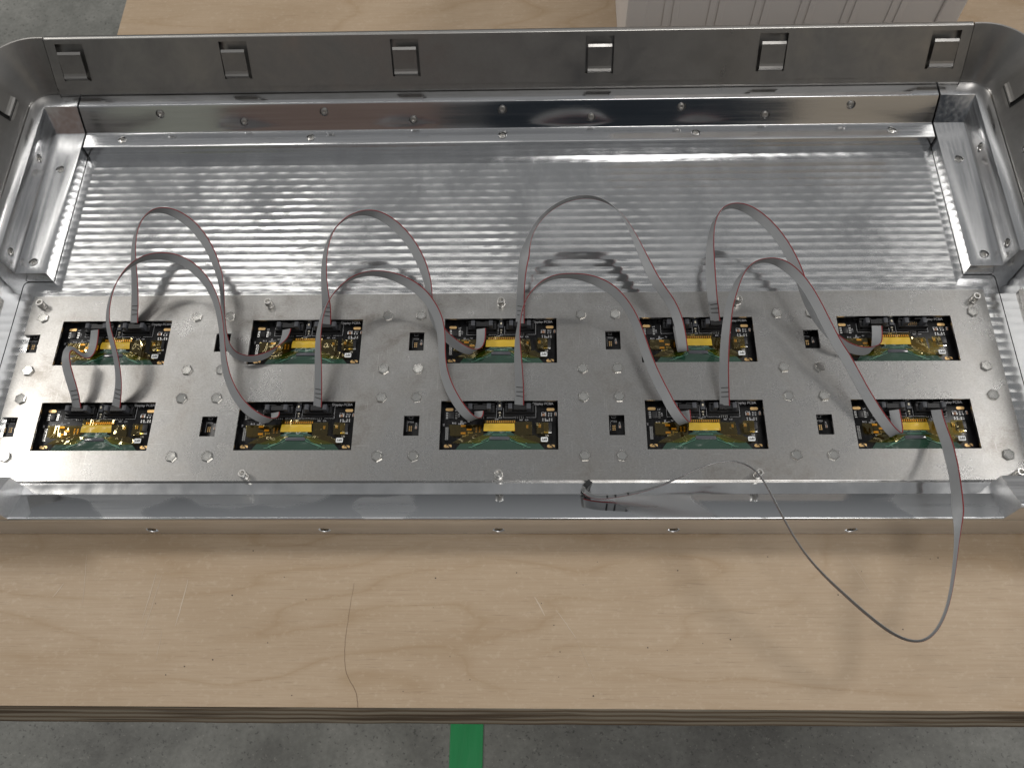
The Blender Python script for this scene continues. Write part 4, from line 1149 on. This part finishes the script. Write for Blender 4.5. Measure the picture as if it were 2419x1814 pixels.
 'near_4_5': [(0.85426,-0.12711,0.004,0.00509,-0.0011,0.00238),(0.85357,-0.11365,0.013,0.00487,-0.00126,0.00263),(0.85252,-0.09753,0.023,0.00467,-0.00143,0.00284),(0.85242,-0.08097,0.032,0.00447,-0.00131,0.00313),(0.85335,-0.06503,0.039,0.00411,-0.00126,0.00354),(0.85525,-0.04851,0.045,0.00433,-0.00063,0.00347),(0.85815,-0.02968,0.05,0.00397,-0.00101,0.00372),(0.86199,-0.01121,0.053,0.00345,-0.00143,0.00404),(0.86284,-0.01268,0.05,0.00425,4e-05,0.0036),(0.86841,0.00717,0.054,0.00398,-0.00056,0.00374),(0.87576,0.0233,0.057,0.00284,-0.00068,0.00457),(0.88512,0.03607,0.059,0.00107,-0.00121,0.00534),(0.89603,0.04474,0.06,-0.0004,-0.00124,0.00569),(0.91092,0.04874,0.06,-0.00108,-0.00149,0.0057),(0.92419,0.04699,0.06,-1e-05,-7e-05,0.00564),(0.93765,0.03988,0.058,0.00242,0.00445,0.00333),(0.94996,0.02733,0.056,0.00405,0.00352,0.00273),(0.96061,0.01101,0.053,0.0048,0.00275,0.00233),(0.9694,-0.00898,0.049,0.00515,0.00224,0.00207),(0.97717,-0.02875,0.045,0.00543,0.00173,0.00181),(0.98439,-0.04788,0.041,0.00549,0.00159,0.00174),(0.99168,-0.06725,0.037,0.00541,0.00178,0.00183),(0.99927,-0.07002,0.033,0.00533,0.00193,0.00191),(1.00674,-0.09152,0.029,0.00529,0.002,0.00194),(1.01578,-0.11229,0.025,0.00518,0.00221,0.00204),(1.02597,-0.13331,0.02,0.0049,0.00266,0.00226),(1.03671,-0.15212,0.015,0.0046,0.00305,0.00245),(1.04778,-0.16541,0.01,0.00457,0.00309,0.00247),(1.05538,-0.17016,0.004,0.00455,0.0014,0.00289),(1.0597,-0.16395,-0.001,0.00473,-0.00026,0.00244),(1.06035,-0.15273,0,0.00528,-0.00068,0.00154),(1.05959,-0.14264,0.002,0.00532,-0.00068,0.0015),(1.05913,-0.13364,0.003,0.00535,-0.00067,0.00145)],
 'loose': [(1.10949,-0.13385,0.003,0.00496,-0.00082,0.00178),(1.10676,-0.14546,0.008,0.00515,-0.00071,0.00158),(1.1042,-0.16125,0.016,0.00498,-0.00051,0.00188),(1.10214,-0.18089,0.025,0.00434,-9e-05,0.00274),(1.10062,-0.20036,0.033,0.00373,-0.00027,0.00326),(1.09415,-0.19837,0.04,0.00557,0.00123,0.00151),(1.09446,-0.22141,0.046,0.00354,-0.00018,0.00344),(1.09099,-0.24674,0.05,0.00166,-0.00118,0.0044),(1.08596,-0.27428,0.052,0.00136,-0.00143,0.00444),(1.08231,-0.29182,0.052,0.0055,0.00131,-0.00492),(1.07609,-0.31709,0.05,0.00506,0.00111,-0.00526),(1.06964,-0.34163,0.047,0.00446,0.00089,-0.00558),(1.06346,-0.36555,0.043,0.00413,0.00063,-0.00577),(1.05578,-0.38589,0.039,0.00377,0.00023,-0.00597),(1.04625,-0.40124,0.035,0.00339,-0.00015,-0.00614),(1.03581,-0.41126,0.032,0.00303,-0.0002,-0.0062),(1.02544,-0.41477,0.03,0.00251,-6e-05,-0.0062),(1.01098,-0.41211,0.029,0.0014,9e-05,-0.00611),(0.99626,-0.40383,0.029,0.00119,2e-05,-0.00614),(0.97612,-0.38594,0.03,0.00108,0.00012,-0.00616),(0.95405,-0.36354,0.033,0.00107,0.00037,-0.00616),(0.93113,-0.34237,0.037,0.00118,0.00074,-0.00613),(0.91574,-0.32502,0.041,0.00121,0.00097,-0.0061),(0.9008,-0.29903,0.047,0.00118,0.00119,-0.00606),(0.88935,-0.27235,0.052,0.00111,0.00135,-0.00603),(0.87919,-0.24416,0.055,0.00097,0.00144,-0.00602),(0.87113,-0.22984,0.056,0.00122,0.00156,-0.00602),(0.86014,-0.22147,0.055,0.00119,0.00168,-0.00599),(0.84712,-0.21676,0.053,0.00141,0.00165,-0.00604),(0.83224,-0.21595,0.049,0.00132,0.00165,-0.00606),(0.81204,-0.21984,0.042,0.0012,0.00162,-0.00609),(0.79324,-0.22758,0.034,0.00109,0.00149,-0.00616),(0.78446,-0.2308,0.027,0.0011,0.00181,-0.00605),(0.76514,-0.2367,0.02,0.00103,0.00102,-0.00634),(0.74563,-0.2409,0.014,0.00103,0.00047,-0.00648),(0.72583,-0.24355,0.0105,0.00098,0.00025,-0.00653),(0.70582,-0.24622,0.0085,0.00059,-4e-05,-0.00659),(0.69382,-0.24671,0.0075,0.00038,-0.00025,-0.00661),(0.68588,-0.24442,0.007,0.00019,-0.00059,-0.00661),(0.68129,-0.24054,0.007,2e-05,-0.00094,-0.00658),(0.67908,-0.23806,0.007,-0.00014,-0.0013,-0.00652)],
 'far_to_near': [(0.04704,-0.01546,0.004,0.00695,-0.00099,0.00168),(0.04732,-0.02529,0.001,0.00692,-0.0008,0.00137),(0.04733,-0.03826,-0.001,0.00693,-0.00081,0.00142),(0.04704,-0.04924,0,0.00673,-0.00259,0.00156),(0.04439,-0.05563,0.003,0.00461,-0.00526,0.00144),(0.0416,-0.05617,0.01,0.00356,-0.00567,0.00161),(0.03972,-0.05489,0.018,0.00345,-0.00569,0.00167),(0.03814,-0.0547,0.026,0.00334,-0.0053,0.00256),(0.03616,-0.0567,0.032,0.00351,-0.00448,0.00358),(0.03467,-0.06166,0.035,0.00561,-0.00404,0.0028),(0.03529,-0.07089,0.035,0.0069,-0.00212,0.00142),(0.03751,-0.08152,0.033,0.00677,-0.00039,0.00069),(0.04197,-0.09391,0.028,0.00672,0.00032,0.00103),(0.04622,-0.10647,0.02,0.00671,0.00037,0.00106),(0.04863,-0.11744,0.012,0.00681,-0.00042,0.00084),(0.04814,-0.12683,0.004,0.00698,-0.00077,0.00164)],
}


def catmull(P, i, t_):
    p0, p1, p2, p3 = P[max(i - 1, 0)], P[i], P[i + 1], P[min(i + 2, len(P) - 1)]
    return 0.5 * ((2 * p1) + (p2 - p0) * t_ + (2 * p0 - 5 * p1 + 4 * p2 - p3) * t_ ** 2 + (3 * p1 - p0 - 3 * p2 + p3) * t_ ** 3)

def ribbon_frames(rows):
    P = [Vector(r[:3]) for r in rows]
    Wd = [Vector(r[3:]) for r in rows]
    for _ in range(2):      # calm small digitising wobbles
        P2 = P[:]
        for i in range(1, len(P) - 1):
            P2[i] = P[i] * 0.6 + (P[i - 1] + P[i + 1]) * 0.2
        P = P2
        W2 = Wd[:]
        for i in range(1, len(Wd) - 1):
            W2[i] = Wd[i] * 0.5 + (Wd[i - 1] + Wd[i + 1]) * 0.25
        Wd = W2
    pts, ws = [], []
    for i in range(len(P) - 1):
        for k in range(5):
            pts.append(catmull(P, i, k / 5)); ws.append(catmull(Wd, i, k / 5))
    pts.append(P[-1]); ws.append(Wd[-1])
    fr_ = []
    for i, p in enumerate(pts):
        tg = (pts[min(i + 1, len(pts) - 1)] - pts[max(i - 1, 0)]).normalized()
        w = ws[i] - tg * ws[i].dot(tg)
        w.normalize()
        fr_.append((p, tg, w, tg.cross(w)))
    return fr_

PITCH = 0.00127
def ribbon_mesh(fr_, i0, i1, mat, name, rad=0.00047):
    """wires i0..i1-1 of ten, moulded side by side; wire 9 is the red one"""
    sec = []
    for w in range(i0, i1):
        for k in range(4):
            a = k / 4
            sec.append((-0.00635 + (w + a) * PITCH, max(0.00013, rad * math.sin(math.pi * min(max(a, 0.0), 1.0)))))
    sec.append((-0.00635 + i1 * PITCH, 0.00013))
    loop = [(s, h) for s, h in sec] + [(s, -h) for s, h in sec[::-1]]
    bm = bmesh.new(); rows = []
    for p, tg, w, nn in fr_:
        rows.append([bm.verts.new(p + w * s + nn * h) for s, h in loop])
    n_ = len(loop)
    for a, b in zip(rows, rows[1:]):
        for i in range(n_):
            j = (i + 1) % n_
            bm.faces.new((a[i], a[j], b[j], b[i]))
    bm.faces.new(rows[0]); bm.faces.new(rows[-1])
    bmesh.ops.recalc_face_normals(bm, faces=bm.faces)
    return bm

def plug_local():
    bm = bmesh.new()
    box(bm, -0.0083, 0.0083, -0.0031, 0.0031, -0.0115, -0.0030)
    box(bm, -0.0083, 0.0083, -0.0031, 0.0031, -0.0024, -0.0006)
    box(bm, -0.0078, 0.0078, -0.0026, 0.0026, -0.0031, -0.0023)
    for i in range(5):
        for j in (-1, 1):
            box(bm, -0.0056 + i * .00254 - 0.0004, -0.0056 + i * .00254 + 0.0004, j * .0012 - .0004, j * .0012 + .0004, -0.0007, -0.0003)
    bevel(bm, 0.00025, 1)
    return bm_mesh(bm, 'plug', M['black'])
me_plug = plug_local()

def cable(key, label, plugs, marks):
    fr_ = ribbon_frames(CABLES[key])
    root = thing('ribbon_cable', label, 'ribbon cable', tuple(fr_[0][0]), 'grey ribbon cables linking the boards')
    rb = obj_w('ribbon', ribbon_mesh(fr_, 0, 9, M['ribbon'], 'ribbon'), M['ribbon'], root, True, 1.2)
    obj_w('red_wire', ribbon_mesh(fr_, 9, 10, M['red'], 'red_wire', 0.00050), M['red'], root, True, 1.2)
    for (x, y, z) in plugs:
        o = link('plug', me_plug, root, Vector((x, y, z)) - wloc(root))
    # three printed bars across the ribbon near one end
    if marks is not None:
        d0 = 0.0; acc = [0.0]
        seq = fr_ if marks >= 0 else fr_[::-1]
        for a, b in zip(seq, seq[1:]):
            acc.append(acc[-1] + (b[0] - a[0]).length)
        for tgt in (abs(marks), abs(marks) + 0.0055, abs(marks) + 0.011):
            i = min(range(len(acc)), key=lambda k: abs(acc[k] - tgt))
            p, tg, w, nn = seq[i]
            # place exactly
            p = p + (tg if marks >= 0 else -tg) * (tgt - acc[i])
            up = nn if nn.z > 0 else -nn
            bm = bmesh.new()
            jit = (rnd.random() - .5) * 0.0008
            q = [p + w * s + tg * t__ + up * 0.0007 for s, t__ in ((-0.0040, -0.0004 + jit), (0.0050, -0.0004 - jit), (0.0050, 0.0004 - jit), (-0.0040, 0.0004 + jit))]
            q2 = [v - up * 0.0014 for v in q]
            faces(bm, q + q2, [(0, 1, 2, 3), (7, 6, 5, 4), (0, 4, 5, 1), (1, 5, 6, 2), (2, 6, 7, 3), (3, 7, 4, 0)])
            obj_w('mark', bm, M['ink'], root)
    return root, fr_

def plugpos(r, c, side):
    um = (HA[0] + HA[1]) / 2 if side == 'A' else (HB[0] + HB[1]) / 2
    return (c * S + (um + 0.9) * mm, -r * RV - 0.0104, 0.0046)
for r in range(2):
    for c in range(4):
        cable('%s_%d_%d' % (ROWN[r], c + 1, c + 2),
              'grey ribbon cable arching from the %s board to the %s board of the %s row' % (ORD[c], ORD[c + 1], ROWN[r]),
              [plugpos(r, c, 'B'), plugpos(r, c + 1, 'A')], 0.011)
cable('far_to_near', 'short grey ribbon cable folded between the two leftmost boards', [plugpos(0, 0, 'A'), plugpos(1, 0, 'A')], -0.011)
root, fr_ = cable('loose', 'long grey ribbon cable hanging over the tray front with a loose black plug', [plugpos(1, 4, 'B')], None)
# loose plug standing on end against the front lip
p, tg, w, nn = fr_[-1]
rot = Matrix((w, nn, -tg)).transposed()
if rot.determinant() < 0:
    rot = Matrix((w, -nn, -tg)).transposed()
o = bpy.data.objects.new('plug', me_plug)
C.objects.link(o)
o.parent = root
up3 = tg.cross(w).normalized()
ang = Matrix((w.normalized(), up3.cross(w).normalized(), up3)).transposed()
o.rotation_mode = 'QUATERNION'
o.rotation_quaternion = ang.to_quaternion()
o.location = p + tg * 0.002 - wloc(root)
acc = 0.0
for i in range(len(fr_) - 1, 0, -1):
    acc += (fr_[i][0] - fr_[i - 1][0]).length
    for k, tgt in enumerate((0.026, 0.0375, 0.050)):
        if acc - (fr_[i][0] - fr_[i - 1][0]).length < tgt <= acc:
            p, tg, w, nn = fr_[i - 1]
            bm = bmesh.new()
            q = [p + w * s + tg * t__ + nn * 0.0007 for s, t__ in ((-0.0058, -0.0012), (0.0040, -0.0008), (0.0040, 0.0008), (-0.0058, 0.0012))]
            q2 = [v - nn * 0.0014 for v in q]
            faces(bm, q + q2, [(0, 1, 2, 3), (7, 6, 5, 4), (0, 4, 5, 1), (1, 5, 6, 2), (2, 6, 7, 3), (3, 7, 4, 0)])
            obj_w('mark', bm, M['ink'], root)

# ------------------------------------------------------------------ plastic tote behind the tray
tote = thing('plastic_tote', 'frosted clear plastic tote with vertical ribs standing behind the tray', 'tote', (0.995, 0.60, ZT))
ty, tx0, tx1, th = 0.463, 0.7565, 1.2345, 0.26
bm = bmesh.new()
box(bm, tx0, tx1, ty, ty + 0.32, ZT + 0.0006, ZT + 0.0036)
for a in ((tx0, tx1, ty, ty + 0.0025), (tx0, tx1, ty + 0.3175, ty + 0.32), (tx0, tx0 + 0.0025, ty + 0.0025, ty + 0.3175), (tx1 - 0.0025, tx1, ty + 0.0025, ty + 0.3175)):
    box(bm, a[0], a[1], a[2], a[3], ZT + 0.0036, th)
obj_w('tote_wall', bm, M['tote'], tote)
ribx = []
for k in range(6):
    ribx += [tx0 + 0.0565 + k * 0.0645, tx0 + 0.0695 + k * 0.0645]
for x in ribx:
    obj_w('rib', bbox(x - 0.0042, x + 0.0042, ty - 0.0022, ty - 0.0002, ZT + 0.004, th, 0.0009), M['tote'], tote)
for x0, x1 in ((tx0 - 0.001, tx0 + 0.027), (tx1 - 0.030, tx1 + 0.001)):
    obj_w('corner_post', bbox(x0, x1, ty - 0.005, ty - 0.0002, ZT + 0.003, th, 0.002), M['tote'], tote)
lin = thing('card_box', 'pale card box standing inside the clear plastic tote', 'box', (0.995, 0.6, ZT + 0.004))
obj_w('card_wall', bbox(tx0 + 0.010, tx1 - 0.010, ty + 0.012, ty + 0.30, ZT + 0.0042, 0.0840, 0.002), M['card'], lin)
NM = ('leftmost', 'second from left', 'third from left', 'third from right', 'second from right', 'rightmost')
for k in range(6):
    x0 = tx0 + 0.030 + k * 0.0700
    bm = bbox(x0, x0 + 0.060, ty + 0.014, ty + 0.25, 0.0845, 0.150, 0.006, 3)
    setp(obj_w('foam_block', bm, M['content'], None, True, 0.6), 'grey green foam block inside the clear tote, %s of six' % NM[k], 'foam block', 'foam blocks in the tote')
